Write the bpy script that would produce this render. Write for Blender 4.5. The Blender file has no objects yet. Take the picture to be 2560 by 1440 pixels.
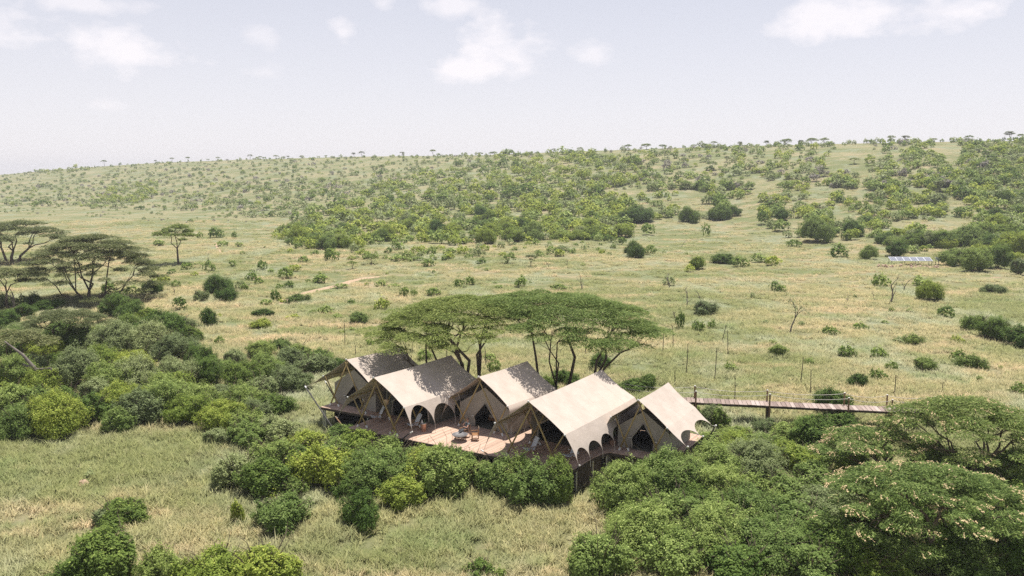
import bpy, math, random
import numpy as np
from mathutils import Vector, Matrix, noise as mnoise

random.seed(7); RNG = np.random.default_rng(11)
SC = bpy.context.scene
COL = SC.collection

# ------------------------------------------------------------------ camera
F = 2009.0; PITCH = math.radians(7.94); H = 21.0
cam = bpy.data.cameras.new("camera"); cam_o = bpy.data.objects.new("camera", cam); COL.objects.link(cam_o)
cam.sensor_width = 36.0; cam.lens = 36.0 * F / 2560.0; cam.clip_start = 0.5; cam.clip_end = 20000
cam_o.location = (0, 0, H); cam_o.rotation_euler = (math.radians(90) - PITCH, 0, 0)
SC.camera = cam_o

# ------------------------------------------------------------------ sun, sky, exposure
SUN_DIR = Vector((0.12, 0.20, 0.97)).normalized()
SUN_EL = math.asin(SUN_DIR.z); SUN_AZ = math.atan2(SUN_DIR.x, SUN_DIR.y)
sun = bpy.data.lights.new("sun", 'SUN'); sun_o = bpy.data.objects.new("sun", sun); COL.objects.link(sun_o)
sun.energy = 5.0; sun.angle = math.radians(0.53); sun.color = (1.0, 0.955, 0.89)
sun_o.rotation_euler = SUN_DIR.to_track_quat('Z', 'Y').to_euler()
SC.view_settings.view_transform = 'Standard'; SC.view_settings.look = 'None'
SC.view_settings.exposure = 0.38; SC.view_settings.gamma = 1.0; SC.view_settings.use_curve_mapping = False
SC.render.engine = 'CYCLES'
SC.cycles.use_denoising = False
SC.cycles.max_bounces = 5; SC.cycles.diffuse_bounces = 2; SC.cycles.glossy_bounces = 2
SC.cycles.transmission_bounces = 3; SC.cycles.transparent_max_bounces = 6; SC.cycles.volume_bounces = 0

FWV = np.array([0, math.cos(PITCH), -math.sin(PITCH)]); UPV = np.array([0, math.sin(PITCH), math.cos(PITCH)])
CAMP = np.array([0, 0, H])
def ray(u, v):
    d = FWV * F + np.array([1., 0, 0]) * (u - 1280) - UPV * (v - 720)
    return d / np.linalg.norm(d)
def proj(p):
    q = np.asarray(p, float) - CAMP; w = q @ FWV
    return 1280 + F * q[..., 0] / w, 720 - F * (q @ UPV) / w
def atz(u, v, z):
    d = ray(u, v); return CAMP + d * ((z - H) / d[2])

def build_world():
    w = bpy.data.worlds.new("World"); SC.world = w; w.use_nodes = True
    nt = w.node_tree; N = nt.nodes; L = nt.links; N.clear()
    out = N.new('ShaderNodeOutputWorld'); bg = N.new('ShaderNodeBackground'); L.new(bg.outputs[0], out.inputs[0])
    sky = N.new('ShaderNodeTexSky'); sky.sky_type = 'NISHITA'; sky.sun_disc = False
    sky.sun_elevation = SUN_EL; sky.sun_rotation = SUN_AZ
    sky.altitude = 1600; sky.air_density = 1.0; sky.dust_density = 2.0; sky.ozone_density = 1.2
    bg.inputs['Strength'].default_value = 0.088
    tc = N.new('ShaderNodeTexCoord'); sep = N.new('ShaderNodeSeparateXYZ'); L.new(tc.outputs['Generated'], sep.inputs[0])
    def math_(op, a, b=None, c=None, clamp=False):
        m = N.new('ShaderNodeMath'); m.operation = op; m.use_clamp = clamp
        for i, x in enumerate((a, b, c)):
            if x is None: continue
            if isinstance(x, (int, float)): m.inputs[i].default_value = x
            else: L.new(x, m.inputs[i])
        return m.outputs[0]
    nz = N.new('ShaderNodeTexNoise'); nz.inputs['Scale'].default_value = 16; nz.inputs['Detail'].default_value = 8; nz.inputs['Roughness'].default_value = .58
    mp = N.new('ShaderNodeMapping'); mp.inputs['Scale'].default_value = (1, 1, 1.7)
    L.new(tc.outputs['Generated'], mp.inputs[0]); L.new(mp.outputs[0], nz.inputs['Vector'])
    puff = math_('SUBTRACT', nz.outputs['Fac'], .5)
    # cumulus masses seen above the ridge: direction on the sky, half width, half height
    clouds = [(235, 108, 165, 52, 1.0), (340, 140, 120, 26, 1.0), (110, 98, 80, 18, .7), (215, 8, 115, 26, .75), (1235, 112, 115, 62, 1.0),
              (1180, 172, 150, 42, 1.0), (856, 86, 46, 34, .85), (1482, 130, 52, 34, .7), (2160, 38, 240, 52, 1.0), (2300, 28, 130, 34, .8), (1120, 14, 80, 36, .85),
              (655, 82, 62, 30, .5), (272, 263, 38, 18, .45), (668, 182, 48, 22, .42), (955, 8, 40, 18, .6)]
    acc = None
    for (u, v, ru, rv, st) in clouds:
        d = ray(u, v)
        dx = math_('DIVIDE', math_('SUBTRACT', sep.outputs[0], float(d[0])), ru / F)
        dz = math_('DIVIDE', math_('SUBTRACT', sep.outputs[2], float(d[2])), rv / F)
        dy = math_('SUBTRACT', sep.outputs[1], float(d[1]))
        r2 = math_('ADD', math_('ADD', math_('MULTIPLY', dx, dx), math_('MULTIPLY', dz, dz)), math_('MULTIPLY', math_('MULTIPLY', dy, dy), 3.0))
        q = math_('SUBTRACT', 1.0, math_('SQRT', r2))
        q = math_('MULTIPLY', math_('ADD', math_('MULTIPLY', q, .8), math_('MULTIPLY', puff, 2.8)), 1.6)
        q = math_('MULTIPLY', math_('SMOOTH_MIN', q, 1.0, .25), st)
        acc = q if acc is None else math_('MAXIMUM', acc, q)
    # the same kind of cumulus over the rest of the sky
    nb = N.new('ShaderNodeTexNoise'); nb.inputs['Scale'].default_value = 4.2; nb.inputs['Detail'].default_value = 9; nb.inputs['Roughness'].default_value = .6
    mp2 = N.new('ShaderNodeMapping'); mp2.inputs['Location'].default_value = (3.1, 7.3, 1.2); mp2.inputs['Scale'].default_value = (1, 1, 2.2)
    L.new(tc.outputs['Generated'], mp2.inputs[0]); L.new(mp2.outputs[0], nb.inputs['Vector'])
    gen = math_('MULTIPLY', math_('SUBTRACT', nb.outputs['Fac'], .6), 7.0)
    hi = math_('MULTIPLY', math_('SUBTRACT', sep.outputs[2], .25), 6.0, clamp=True)
    gen = math_('MULTIPLY', math_('MINIMUM', gen, 1.0), hi)
    acc = math_('MAXIMUM', math_('MAXIMUM', acc, gen), 0.0)
    fac = math_('MULTIPLY', acc, .62, clamp=True)
    mix = N.new('ShaderNodeMix'); mix.data_type = 'RGBA'
    L.new(fac, mix.inputs['Factor'])
    # thin high haze that whitens the tropical sky
    veil = N.new('ShaderNodeMix'); veil.data_type = 'RGBA'; 
    vz = math_('MULTIPLY', math_('POWER', 2.718, math_('MULTIPLY', math_('MAXIMUM', sep.outputs[2], 0.0), -1.9)), .93)
    L.new(vz, veil.inputs['Factor'])
    L.new(sky.outputs[0], veil.inputs['A']); veil.inputs['B'].default_value = (8.5, 8.1, 8.35, 1)
    L.new(veil.outputs['Result'], mix.inputs['A']); mix.inputs['B'].default_value = (9.9, 9.35, 9.5, 1)
    L.new(mix.outputs['Result'], bg.inputs['Color'])
build_world()

# ------------------------------------------------------------------ small helpers
def tag(o, label=None, cat=None, group=None, kind=None):
    if label: o['label'] = label
    if cat: o['category'] = cat
    if group: o['group'] = group
    if kind: o['kind'] = kind
    return o
def link(o, parent=None):
    COL.objects.link(o)
    if parent is not None: o.parent = parent
    return o
def empty(name, loc=(0, 0, 0), rz=0.0, parent=None):
    o = bpy.data.objects.new(name, None); o.empty_display_size = .3
    o.location = loc; o.rotation_euler = (0, 0, rz); return link(o, parent)
class MB:
    def __init__(s): s.v = []; s.f = []; s.t = []
    def add(s, vs, fs, tint=.5):
        b = len(s.v); s.v += [tuple(map(float, p)) for p in vs]; s.f += [tuple(i + b for i in f) for f in fs]; s.t += [tint] * len(fs)
    def box(s, c, h, rz=0.0, tint=.5):
        R = Matrix.Rotation(rz, 3, 'Z'); c = Vector(c)
        vs = [c + R @ Vector((x * h[0], y * h[1], z * h[2])) for x in (-1, 1) for y in (-1, 1) for z in (-1, 1)]
        s.add(vs, [(0, 1, 3, 2), (4, 6, 7, 5), (0, 4, 5, 1), (2, 3, 7, 6), (0, 2, 6, 4), (1, 5, 7, 3)], tint)
    def bar(s, a, b, w, h, tint=.5):
        a = Vector(a); b = Vector(b); d = (b - a).normalized(); up = Vector((0, 0, 1)) if abs(d.z) < .95 else Vector((0, 1, 0))
        x = d.cross(up).normalized() * w / 2; y = x.cross(d).normalized() * h / 2
        vs = [a - x - y, a + x - y, a + x + y, a - x + y, b - x - y, b + x - y, b + x + y, b - x + y]
        s.add(vs, [(3, 2, 1, 0), (4, 5, 6, 7), (0, 1, 5, 4), (1, 2, 6, 5), (2, 3, 7, 6), (3, 0, 4, 7)], tint)
    def tube(s, pts, rads, n=7, tint=.5):
        pts = [Vector(p) for p in pts]
        if not hasattr(rads, '__len__'): rads = [rads] * len(pts)
        vs = []; fs = []; ref = None
        for i, p in enumerate(pts):
            d = (pts[min(i + 1, len(pts) - 1)] - pts[max(i - 1, 0)])
            d = d.normalized() if d.length > 1e-9 else Vector((0, 0, 1))
            if ref is None: ref = Vector((1, 0, 0)) if abs(d.x) < .8 else Vector((0, 1, 0))
            x = (ref - d * ref.dot(d)).normalized(); ref = x; y = d.cross(x)
            for k in range(n):
                a = 2 * math.pi * k / n; vs.append(p + (x * math.cos(a) + y * math.sin(a)) * rads[i])
        for i in range(len(pts) - 1):
            for k in range(n):
                fs.append((i * n + k, i * n + (k + 1) % n, (i + 1) * n + (k + 1) % n, (i + 1) * n + k))
        fs.append(tuple(range(n - 1, -1, -1))); fs.append(tuple((len(pts) - 1) * n + k for k in range(n)))
        s.add(vs, fs, tint)
    def grid(s, P, tint=.5):
        nr, nc = len(P), len(P[0]); vs = [p for r in P for p in r]
        s.add(vs, [(i * nc + j, i * nc + j + 1, (i + 1) * nc + j + 1, (i + 1) * nc + j) for i in range(nr - 1) for j in range(nc - 1)], tint)
    def mesh(s, name, smooth=False, tint=False):
        m = bpy.data.meshes.new(name); m.from_pydata(s.v, [], s.f); m.update()
        if smooth: m.polygons.foreach_set('use_smooth', [True] * len(m.polygons))
        if tint:
            a = m.attributes.new('tint', 'FLOAT', 'FACE'); a.data.foreach_set('value', s.t)
        return m
    def build(s, name, mat, parent=None, smooth=False, solid=0.0, tint=False):
        o = bpy.data.objects.new(name, s.mesh(name, smooth, tint)); o.data.materials.append(mat); link(o, parent)
        if solid:
            md = o.modifiers.new('thickness', 'SOLIDIFY'); md.thickness = solid; md.offset = 0
        return o

def np_mesh(name, verts, quads, tint=None, tris=None):
    m = bpy.data.meshes.new(name); verts = np.asarray(verts, np.float32)
    nq = len(quads); nt = 0 if tris is None else len(tris)
    m.vertices.add(len(verts)); m.vertices.foreach_set('co', verts.ravel())
    li = np.asarray(quads, np.int32).ravel()
    if nt: li = np.concatenate([li, np.asarray(tris, np.int32).ravel()])
    m.loops.add(len(li)); m.loops.foreach_set('vertex_index', li)
    st = np.arange(nq, dtype=np.int32) * 4
    if nt: st = np.concatenate([st, nq * 4 + np.arange(nt, dtype=np.int32) * 3])
    m.polygons.add(nq + nt); m.polygons.foreach_set('loop_start', st)
    m.update(calc_edges=True)
    if tint is not None:
        a = m.attributes.new('tint', 'FLOAT', 'FACE'); a.data.foreach_set('value', np.asarray(tint, np.float32))
    return m

# ------------------------------------------------------------------ terrain
_us = [-1500, -600, 0, 200, 400, 600, 900, 1200, 1400, 1700, 2000, 2300, 2560, 3400]
_vs = [452, 446, 438, 420, 407, 399, 391, 388, 379, 369, 361, 354, 351, 346]
_cr = [1250, 1150, 1050, 1000, 960, 920, 850, 730, 640, 580, 540, 510, 490, 480]
_ub = [-1500, 0, 400, 700, 1000, 1400, 1800, 2200, 2560, 3400]
_vb = [525, 530, 535, 560, 592, 600, 600, 640, 655, 660]
_np = np.random.default_rng(5); _kd = _np.normal(size=(14, 2)); _kp = _np.uniform(0, 6.28, 14)
def wav(X, Y, scale, i0, n=5):
    r = 0
    for i in range(i0, i0 + n): r = r + np.sin((_kd[i, 0] * X + _kd[i, 1] * Y) / scale + _kp[i])
    return r / n
def terrain(X, Y):
    X = np.asarray(X, float); Y = np.asarray(Y, float)
    Yc = np.maximum(Y, 60.0); u = 1280 + F * X / Yc
    tanel = lambda v: np.tan(np.arctan((720 - v) / F) - PITCH)
    c = np.interp(u, _us, _cr); zc = H + tanel(np.interp(u, _us, _vs)) * c
    b = -H / tanel(np.interp(u, _ub, _vb))
    x = (Y - b) / (c - b); xc = np.clip(x, 0, 1)
    f = (1 - np.cos(math.pi * xc)) / 2 * .55 + .45 * xc ** 1.25
    z = zc * f - .02 * np.maximum(Y - c, 0)
    far = np.clip((Y - 110) / 250, 0, 1)
    z = z + wav(X, Y, 14, 0) * .22 + wav(X, Y, 60, 5) * (.25 + 1.3 * far) * np.clip((1.0 - xc) * 3, .0, 1) + .12 - .2*far
    return z
_T = np.concatenate([np.linspace(22, 320, 2400), np.geomspace(320.2, 2400, 2000)])
def ground_hit(u, v):
    d = ray(u, v); p = CAMP[None] + d[None] * (_T / d[1])[:, None]
    below = np.nonzero(p[:, 2] < terrain(p[:, 0], p[:, 1]))[0]
    if len(below) == 0: return None
    q = p[below[0]].copy(); q[2] = terrain(q[0], q[1]); return q
def gz(x, y): return float(terrain(x, y))
def gp(x, y, dz=0.0): return Vector((x, y, gz(x, y) + dz))

# ------------------------------------------------------------------ materials
def new_mat(name):
    m = bpy.data.materials.new(name); m.use_nodes = True; nt = m.node_tree; nt.nodes.clear()
    o = nt.nodes.new('ShaderNodeOutputMaterial'); return m, nt, o
def pbsdf(nt, rough=.8, spec=.2):
    b = nt.nodes.new('ShaderNodeBsdfPrincipled'); b.inputs['Roughness'].default_value = rough
    b.inputs['Specular IOR Level'].default_value = spec; return b
def noise_n(nt, scale, detail=4, rough=.55, vec=None, stretch=None):
    n = nt.nodes.new('ShaderNodeTexNoise'); n.inputs['Scale'].default_value = scale; n.inputs['Detail'].default_value = detail; n.inputs['Roughness'].default_value = rough
    if vec is not None:
        if stretch:
            mp = nt.nodes.new('ShaderNodeMapping'); mp.inputs['Scale'].default_value = stretch; nt.links.new(vec, mp.inputs[0]); vec = mp.outputs[0]
        nt.links.new(vec, n.inputs['Vector'])
    return n.outputs['Fac']
def ramp(nt, fac, stops):
    r = nt.nodes.new('ShaderNodeValToRGB'); e = r.color_ramp.elements
    while len(e) < len(stops): e.new(.5)
    for i, (p, c) in enumerate(stops): e[i].position = p; e[i].color = (*c, 1)
    nt.links.new(fac, r.inputs[0]); return r.outputs[0]
def mixc(nt, fac, a, b, mode='MIX'):
    m = nt.nodes.new('ShaderNodeMix'); m.data_type = 'RGBA'; m.blend_type = mode
    for x, k in ((fac, 'Factor'), (a, 'A'), (b, 'B')):
        if isinstance(x, (int, float)): m.inputs[k].default_value = x
        elif isinstance(x, tuple): m.inputs[k].default_value = (*x, 1)
        else: nt.links.new(x, m.inputs[k])
    return m.outputs['Result']
def attr(nt, name):
    a = nt.nodes.new('ShaderNodeAttribute'); a.attribute_name = name; return a.outputs['Fac']
def simple(name, c1, c2, scale=3.0, rough=.8, spec=.2, stretch=None, bump=0.0, tint=None, metal=0.0):
    m, nt, o = new_mat(name); tc = nt.nodes.new('ShaderNodeTexCoord')
    f = noise_n(nt, scale, 5, .6, tc.outputs['Object'], stretch)
    col = ramp(nt, f, [(.3, c1), (.7, c2)])
    if tint: col = mixc(nt, attr(nt, 'tint'), col, tint, 'MIX')
    b = pbsdf(nt, rough, spec); nt.links.new(col, b.inputs['Base Color']); b.inputs['Metallic'].default_value = metal
    if bump:
        bp = nt.nodes.new('ShaderNodeBump'); bp.inputs['Strength'].default_value = bump; bp.inputs['Distance'].default_value = .02
        nt.links.new(f, bp.inputs['Height']); nt.links.new(bp.outputs[0], b.inputs['Normal'])
    nt.links.new(b.outputs[0], o.inputs[0]); return m

def savanna_color(nt):
    g = nt.nodes.new('ShaderNodeNewGeometry'); P = g.outputs['Position']
    flat = (1, 1, 0)
    big = noise_n(nt, .028, 4, .6, P, flat); mid = noise_n(nt, .075, 5, .62, P, (.6, 1.6, 0)); sml = noise_n(nt, .5, 4, .65, P, flat); fine = noise_n(nt, 2.6, 3, .7, P, flat)
    green = mixc(nt, fine, (.18, .205, .080), (.29, .305, .140))
    straw = mixc(nt, fine, (.36, .315, .165), (.49, .435, .26))
    pale = mixc(nt, fine, (.29, .32, .20), (.42, .44, .30))
    c = mixc(nt, ramp(nt, big, [(.45, (0, 0, 0)), (.58, (.95, .95, .95))]), green, straw)
    c = mixc(nt, ramp(nt, mid, [(.50, (0, 0, 0)), (.62, (1, 1, 1))]), c, mixc(nt, fine, (.42, .335, .20), (.56, .46, .29)))
    m2 = noise_n(nt, .06, 4, .6, P, (1.3, .8, 0))
    c = mixc(nt, ramp(nt, m2, [(.52, (0, 0, 0)), (.64, (.9, .9, .9))]), c, pale)
    c = mixc(nt, ramp(nt, sml, [(.48, (0, 0, 0)), (.75, (.7, .7, .7))]), c, green)
    soil = noise_n(nt, .23, 5, .7, P, (1, 1.6, 0))
    c = mixc(nt, ramp(nt, soil, [(.62, (0, 0, 0)), (.74, (.6, .6, .6))]), c, (.47, .345, .23))
    mott = noise_n(nt, .19, 5, .7, P, (1, .8, 0))
    c = mixc(nt, ramp(nt, mott, [(.46, (0, 0, 0)), (.68, (.55, .55, .55))]), c, (.24, .25, .14))
    gp_ = noise_n(nt, .13, 4, .6, P, (.9, 1.2, 0))
    c = mixc(nt, ramp(nt, gp_, [(.54, (0, 0, 0)), (.68, (.75, .75, .75))]), c, (.205, .255, .105))
    tuft = noise_n(nt, .75, 4, .7, P, (1, 1.25, 0))
    c = mixc(nt, ramp(nt, tuft, [(.50, (0, 0, 0)), (.66, (.6, .6, .6))]), c, (.175, .19, .085))
    lite = noise_n(nt, 1.1, 3, .7, P, (1.2, .9, 0))
    c = mixc(nt, ramp(nt, lite, [(.54, (0, 0, 0)), (.72, (.28, .28, .28))]), c, (.52, .47, .31))
    return c, fine, P
M = {}
def make_mats():
    m, nt, o = new_mat('savanna_ground'); c, fine, P = savanna_color(nt)
    b = pbsdf(nt, .95, .05)
    tw = nt.nodes.new('ShaderNodeMix'); c = mixc(nt, .74, (.02, .03, .01), c)  # ground darkened in colour for the missing self-shadow of the grass
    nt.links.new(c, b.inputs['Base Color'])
    bp = nt.nodes.new('ShaderNodeBump'); bp.inputs['Strength'].default_value = 1.0; bp.inputs['Distance'].default_value = .35
    n1 = noise_n(nt, 1.4, 6, .75, P); nt.links.new(n1, bp.inputs['Height']); nt.links.new(bp.outputs[0], b.inputs['Normal'])
    nt.links.new(b.outputs[0], o.inputs[0]); M['ground'] = m
    m, nt, o = new_mat('long_grass'); c, fine, P = savanna_color(nt)
    t = attr(nt, 'tint'); c = mixc(nt, 1.0, c, mixc(nt, t, (1.0, 1.03, 1.0), (1.75, 1.66, 1.66)), 'MULTIPLY')
    d = nt.nodes.new('ShaderNodeBsdfDiffuse'); tr = nt.nodes.new('ShaderNodeBsdfTranslucent'); mx = nt.nodes.new('ShaderNodeMixShader'); mx.inputs[0].default_value = .40
    for s in (d, tr): nt.links.new(c, s.inputs['Color'])
    nv = nt.nodes.new('ShaderNodeVectorMath'); nv.operation = 'MULTIPLY_ADD'; nv.inputs[1].default_value = (.35, .35, .35); nv.inputs[2].default_value = (0, 0, .9)
    gg = nt.nodes.new('ShaderNodeNewGeometry'); nt.links.new(gg.outputs['Normal'], nv.inputs[0]); nn = nt.nodes.new('ShaderNodeVectorMath'); nn.operation = 'NORMALIZE'; nt.links.new(nv.outputs[0], nn.inputs[0]); nt.links.new(nn.outputs[0], d.inputs['Normal'])
    nt.links.new(d.outputs[0], mx.inputs[1]); nt.links.new(tr.outputs[0], mx.inputs[2]); nt.links.new(mx.outputs[0], o.inputs[0]); M['grass'] = m
    def leaf(key, dark, light, tip, tipw=.25, rnd=.25, trans=.38):
        m, nt, o = new_mat('leaf_' + key); t = attr(nt, 'tint')
        oi = nt.nodes.new('ShaderNodeObjectInfo')
        g = nt.nodes.new('ShaderNodeNewGeometry')
        n = noise_n(nt, .9, 3, .6, g.outputs['Position'])
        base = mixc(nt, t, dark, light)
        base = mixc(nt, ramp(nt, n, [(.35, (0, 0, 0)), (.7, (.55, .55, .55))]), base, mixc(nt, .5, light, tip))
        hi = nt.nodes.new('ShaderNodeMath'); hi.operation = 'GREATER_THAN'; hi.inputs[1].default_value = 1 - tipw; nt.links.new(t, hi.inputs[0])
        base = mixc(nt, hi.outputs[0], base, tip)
        hs = nt.nodes.new('ShaderNodeHueSaturation'); nt.links.new(base, hs.inputs['Color'])
        mr = nt.nodes.new('ShaderNodeMapRange'); nt.links.new(oi.outputs['Random'], mr.inputs[0]); mr.inputs[3].default_value = 1.16 - rnd; mr.inputs[4].default_value = 1.16 + rnd
        nt.links.new(mr.outputs[0], hs.inputs['Value'])
        mr2 = nt.nodes.new('ShaderNodeMapRange'); nt.links.new(oi.outputs['Random'], mr2.inputs[0]); mr2.inputs[3].default_value = .515; mr2.inputs[4].default_value = .488
        nt.links.new(mr2.outputs[0], hs.inputs['Hue'])
        b = pbsdf(nt, .6, .12); tr = nt.nodes.new('ShaderNodeBsdfTranslucent'); mx = nt.nodes.new('ShaderNodeMixShader'); mx.inputs[0].default_value = trans
        nt.links.new(hs.outputs[0], b.inputs['Base Color']); nt.links.new(hs.outputs[0], tr.inputs['Color'])
        nt.links.new(b.outputs[0], mx.inputs[1]); nt.links.new(tr.outputs[0], mx.inputs[2]); nt.links.new(mx.outputs[0], o.inputs[0]); M['leaf_' + key] = m
    leaf('d', (.040, .078, .016), (.140, .210, .042), (.26, .34, .08), .18)
    leaf('g', (.075, .120, .026), (.215, .290, .070), (.36, .43, .14), .24)
    leaf('l', (.110, .155, .022), (.270, .345, .060), (.42, .46, .10), .25)
    leaf('o', (.115, .145, .052), (.265, .315, .125), (.37, .41, .21), .22)
    leaf('n', (.14, .125, .10), (.28, .26, .215), (.35, .33, .28), .2)
    leaf('acacia', (.066, .100, .022), (.195, .250, .062), (.31, .36, .11), .24, .12)
    leaf('acacia_grey', (.066, .084, .028), (.175, .200, .078), (.27, .28, .13), .22, .12)
    leaf('flowering', (.062, .098, .022), (.185, .245, .060), (.31, .36, .11), .2, .1)
    M['cream'] = simple('cream_blossom', (.50, .37, .19), (.66, .52, .31), 3, .8, .1)
    M['bark'] = simple('acacia_bark', (.075, .058, .040), (.17, .135, .095), 4, .9, .1, (1, 1, .3), .6)
    M['deadwood'] = simple('dead_wood', (.10, .085, .07), (.24, .21, .18), 3, .9, .1, (1, 1, .3), .5)
    # canvas
    m, nt, o = new_mat('beige_canvas'); tc = nt.nodes.new('ShaderNodeTexCoord')
    f = noise_n(nt, .9, 6, .6, tc.outputs['Object']); f2 = noise_n(nt, 9, 3, .6, tc.outputs['Object'], (1, 1, .35))
    c = mixc(nt, ramp(nt, f, [(.35, (0, 0, 0)), (.7, (1, 1, 1))]), (.485, .41, .345), (.555, .475, .405))
    c = mixc(nt, ramp(nt, f2, [(.62, (0, 0, 0)), (.85, (.35, .35, .35))]), c, (.42, .36, .29))
    b = pbsdf(nt, .85, .1); nt.links.new(c, b.inputs['Base Color'])
    bp = nt.nodes.new('ShaderNodeBump'); bp.inputs['Strength'].default_value = .55; bp.inputs['Distance'].default_value = .08
    nt.links.new(noise_n(nt, 1.6, 3, .5, tc.outputs['Object']), bp.inputs['Height']); nt.links.new(bp.outputs[0], b.inputs['Normal'])
    nt.links.new(b.outputs[0], o.inputs[0]); M['canvas'] = m
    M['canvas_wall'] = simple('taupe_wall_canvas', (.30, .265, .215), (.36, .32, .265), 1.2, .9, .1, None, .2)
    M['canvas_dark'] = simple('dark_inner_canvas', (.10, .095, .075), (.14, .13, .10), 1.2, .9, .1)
    M['deck_shade'] = simple('under_deck_shade', (.012, .012, .011), (.02, .02, .018), 5, .9, .05)  # near-black slats, the shade of the void below the deck as colour
    M['pole'] = simple('gum_pole', (.25, .18, .075), (.40, .29, .12), 2.5, .7, .25, (1, 1, .25), .3)
    M['steel'] = simple('galvanised_steel', (.48, .48, .47), (.62, .62, .61), 6, .45, .5, None, 0, None, .6)
    M['paleend'] = simple('white_end_sleeve', (.70, .68, .64), (.78, .76, .72), 5, .6, .3)
    M['rope'] = simple('pale_rope', (.55, .50, .44), (.68, .63, .56), 20, .9, .1)
    M['darkpole'] = simple('dark_steel_outrigger', (.045, .042, .038), (.09, .085, .075), 5, .6, .3)
    m, nt, o = new_mat('deck_boards'); tc = nt.nodes.new('ShaderNodeTexCoord')
    f = noise_n(nt, 3, 6, .65, tc.outputs['Object']); c = mixc(nt, f, (.42, .27, .18), (.66, .47, .36))
    c = mixc(nt, attr(nt, 'tint'), mixc(nt, .35, c, (.20, .14, .11)), mixc(nt, .3, c, (.70, .53, .42)))
    b = pbsdf(nt, .75, .2); nt.links.new(c, b.inputs['Base Color']); nt.links.new(b.outputs[0], o.inputs[0]); M['deck'] = m
    m, nt, o = new_mat('bridge_planks'); oi = nt.nodes.new('ShaderNodeObjectInfo'); tc = nt.nodes.new('ShaderNodeTexCoord')
    c = ramp(nt, oi.outputs['Random'], [(0, (.24, .18, .155)), (.35, (.34, .26, .22)), (.7, (.41, .325, .28)), (1, (.50, .42, .375))])
    f = noise_n(nt, 5, 5, .7, tc.outputs['Object'], (3, .4, 1)); c = mixc(nt, ramp(nt, f, [(.45, (0, 0, 0)), (.8, (.6, .6, .6))]), c, (.16, .125, .11))
    b = pbsdf(nt, .85, .15); nt.links.new(c, b.inputs['Base Color']); nt.links.new(b.outputs[0], o.inputs[0]); M['plank'] = m
    M['beam'] = simple('dark_beam', (.045, .034, .026), (.085, .065, .05), 3, .85, .15, (1, 1, .3))
    M['post'] = simple('rail_post', (.17, .10, .055), (.30, .19, .11), 4, .8, .2, (1, 1, .25))
    M['stick'] = simple('fence_stick', (.055, .045, .035), (.12, .10, .08), 6, .9, .1)
    M['white'] = simple('white_sling', (.52, .53, .54), (.60, .61, .62), 4, .85, .1)
    M['wood'] = simple('oiled_teak', (.22, .105, .045), (.36, .19, .085), 5, .55, .35, (1, 1, .3))
    M['khaki'] = simple('khaki_cotton', (.40, .33, .25), (.48, .40, .31), 8, .9, .1)
    M['iron'] = simple('burnished_iron_bowl', (.13, .125, .125), (.22, .21, .21), 4, .6, .3, None, .1, None, .3)
    M['ash'] = simple('grey_ash', (.10, .095, .09), (.20, .19, .185), 9, .95, .05)
    M['skin'] = simple('skin', (.46, .26, .18), (.52, .30, .21), 8, .55, .3)
    M['hair'] = simple('brown_hair', (.05, .028, .016), (.09, .05, .03), 20, .6, .3)
    M['shirt'] = simple('grey_tshirt', (.10, .115, .12), (.14, .155, .16), 8, .9, .1)
    M['trousers'] = simple('slate_trousers', (.07, .072, .075), (.11, .11, .115), 8, .9, .1)
    M['shoe'] = simple('pale_shoe', (.55, .52, .48), (.66, .63, .58), 8, .7, .2)
    M['lampshade'] = simple('woven_lampshade', (.50, .36, .22), (.62, .46, .30), 14, .8, .2)
    M['copper'] = simple('copper_bucket', (.42, .22, .14), (.55, .31, .21), 5, .4, .5, None, 0, None, .5)
    M['bottle'] = simple('green_bottle', (.02, .05, .02), (.04, .08, .03), 5, .15, .5)
    M['terracotta'] = simple('wooden_planter', (.26, .15, .10), (.36, .22, .15), 6, .85, .2)
    M['panel'] = simple('solar_cell', (.17, .18, .22), (.22, .23, .27), 30, .25, .8)  # base colour lightened to carry the reflected sky
    M['alu'] = simple('aluminium_frame', (.46, .47, .50), (.55, .56, .59), 5, .45, .5, None, 0, None, .5)
    M['stone'] = simple('red_field_stone', (.33, .21, .15), (.55, .42, .33), 2.5, .9, .15, None, .5)
    M['soil'] = simple('red_soil', (.36, .26, .17), (.50, .37, .26), 1.2, .95, .05, None, .4)
    M['tank'] = simple('black_tank', (.02, .022, .025), (.04, .043, .05), 4, .5, .3)
make_mats()

# ------------------------------------------------------------------ the ground
def build_ground():
    ys = np.concatenate([np.linspace(-60, 30, 16)[:-1], np.linspace(30, 200, 230)[:-1], np.geomspace(200, 2500, 230)])
    aa = np.linspace(-1.15, 1.15, 300)
    Yg, A = np.meshgrid(ys, aa, indexing='ij'); Xg = A * (Yg + 75); Zg = terrain(Xg, Yg)
    V = np.stack([Xg, Yg, Zg], -1).reshape(-1, 3); nr, nc = Yg.shape
    i = np.arange(nr - 1)[:, None] * nc + np.arange(nc - 1)[None]
    Q = np.stack([i, i + 1, i + nc + 1, i + nc], -1).reshape(-1, 4)
    m = np_mesh('ground', V, Q); m.polygons.foreach_set('use_smooth', [True] * len(m.polygons))
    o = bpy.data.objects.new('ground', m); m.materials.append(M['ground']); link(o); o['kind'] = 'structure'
    o['label'] = 'grassy savanna plain rising to a long hill'
build_ground()

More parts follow.
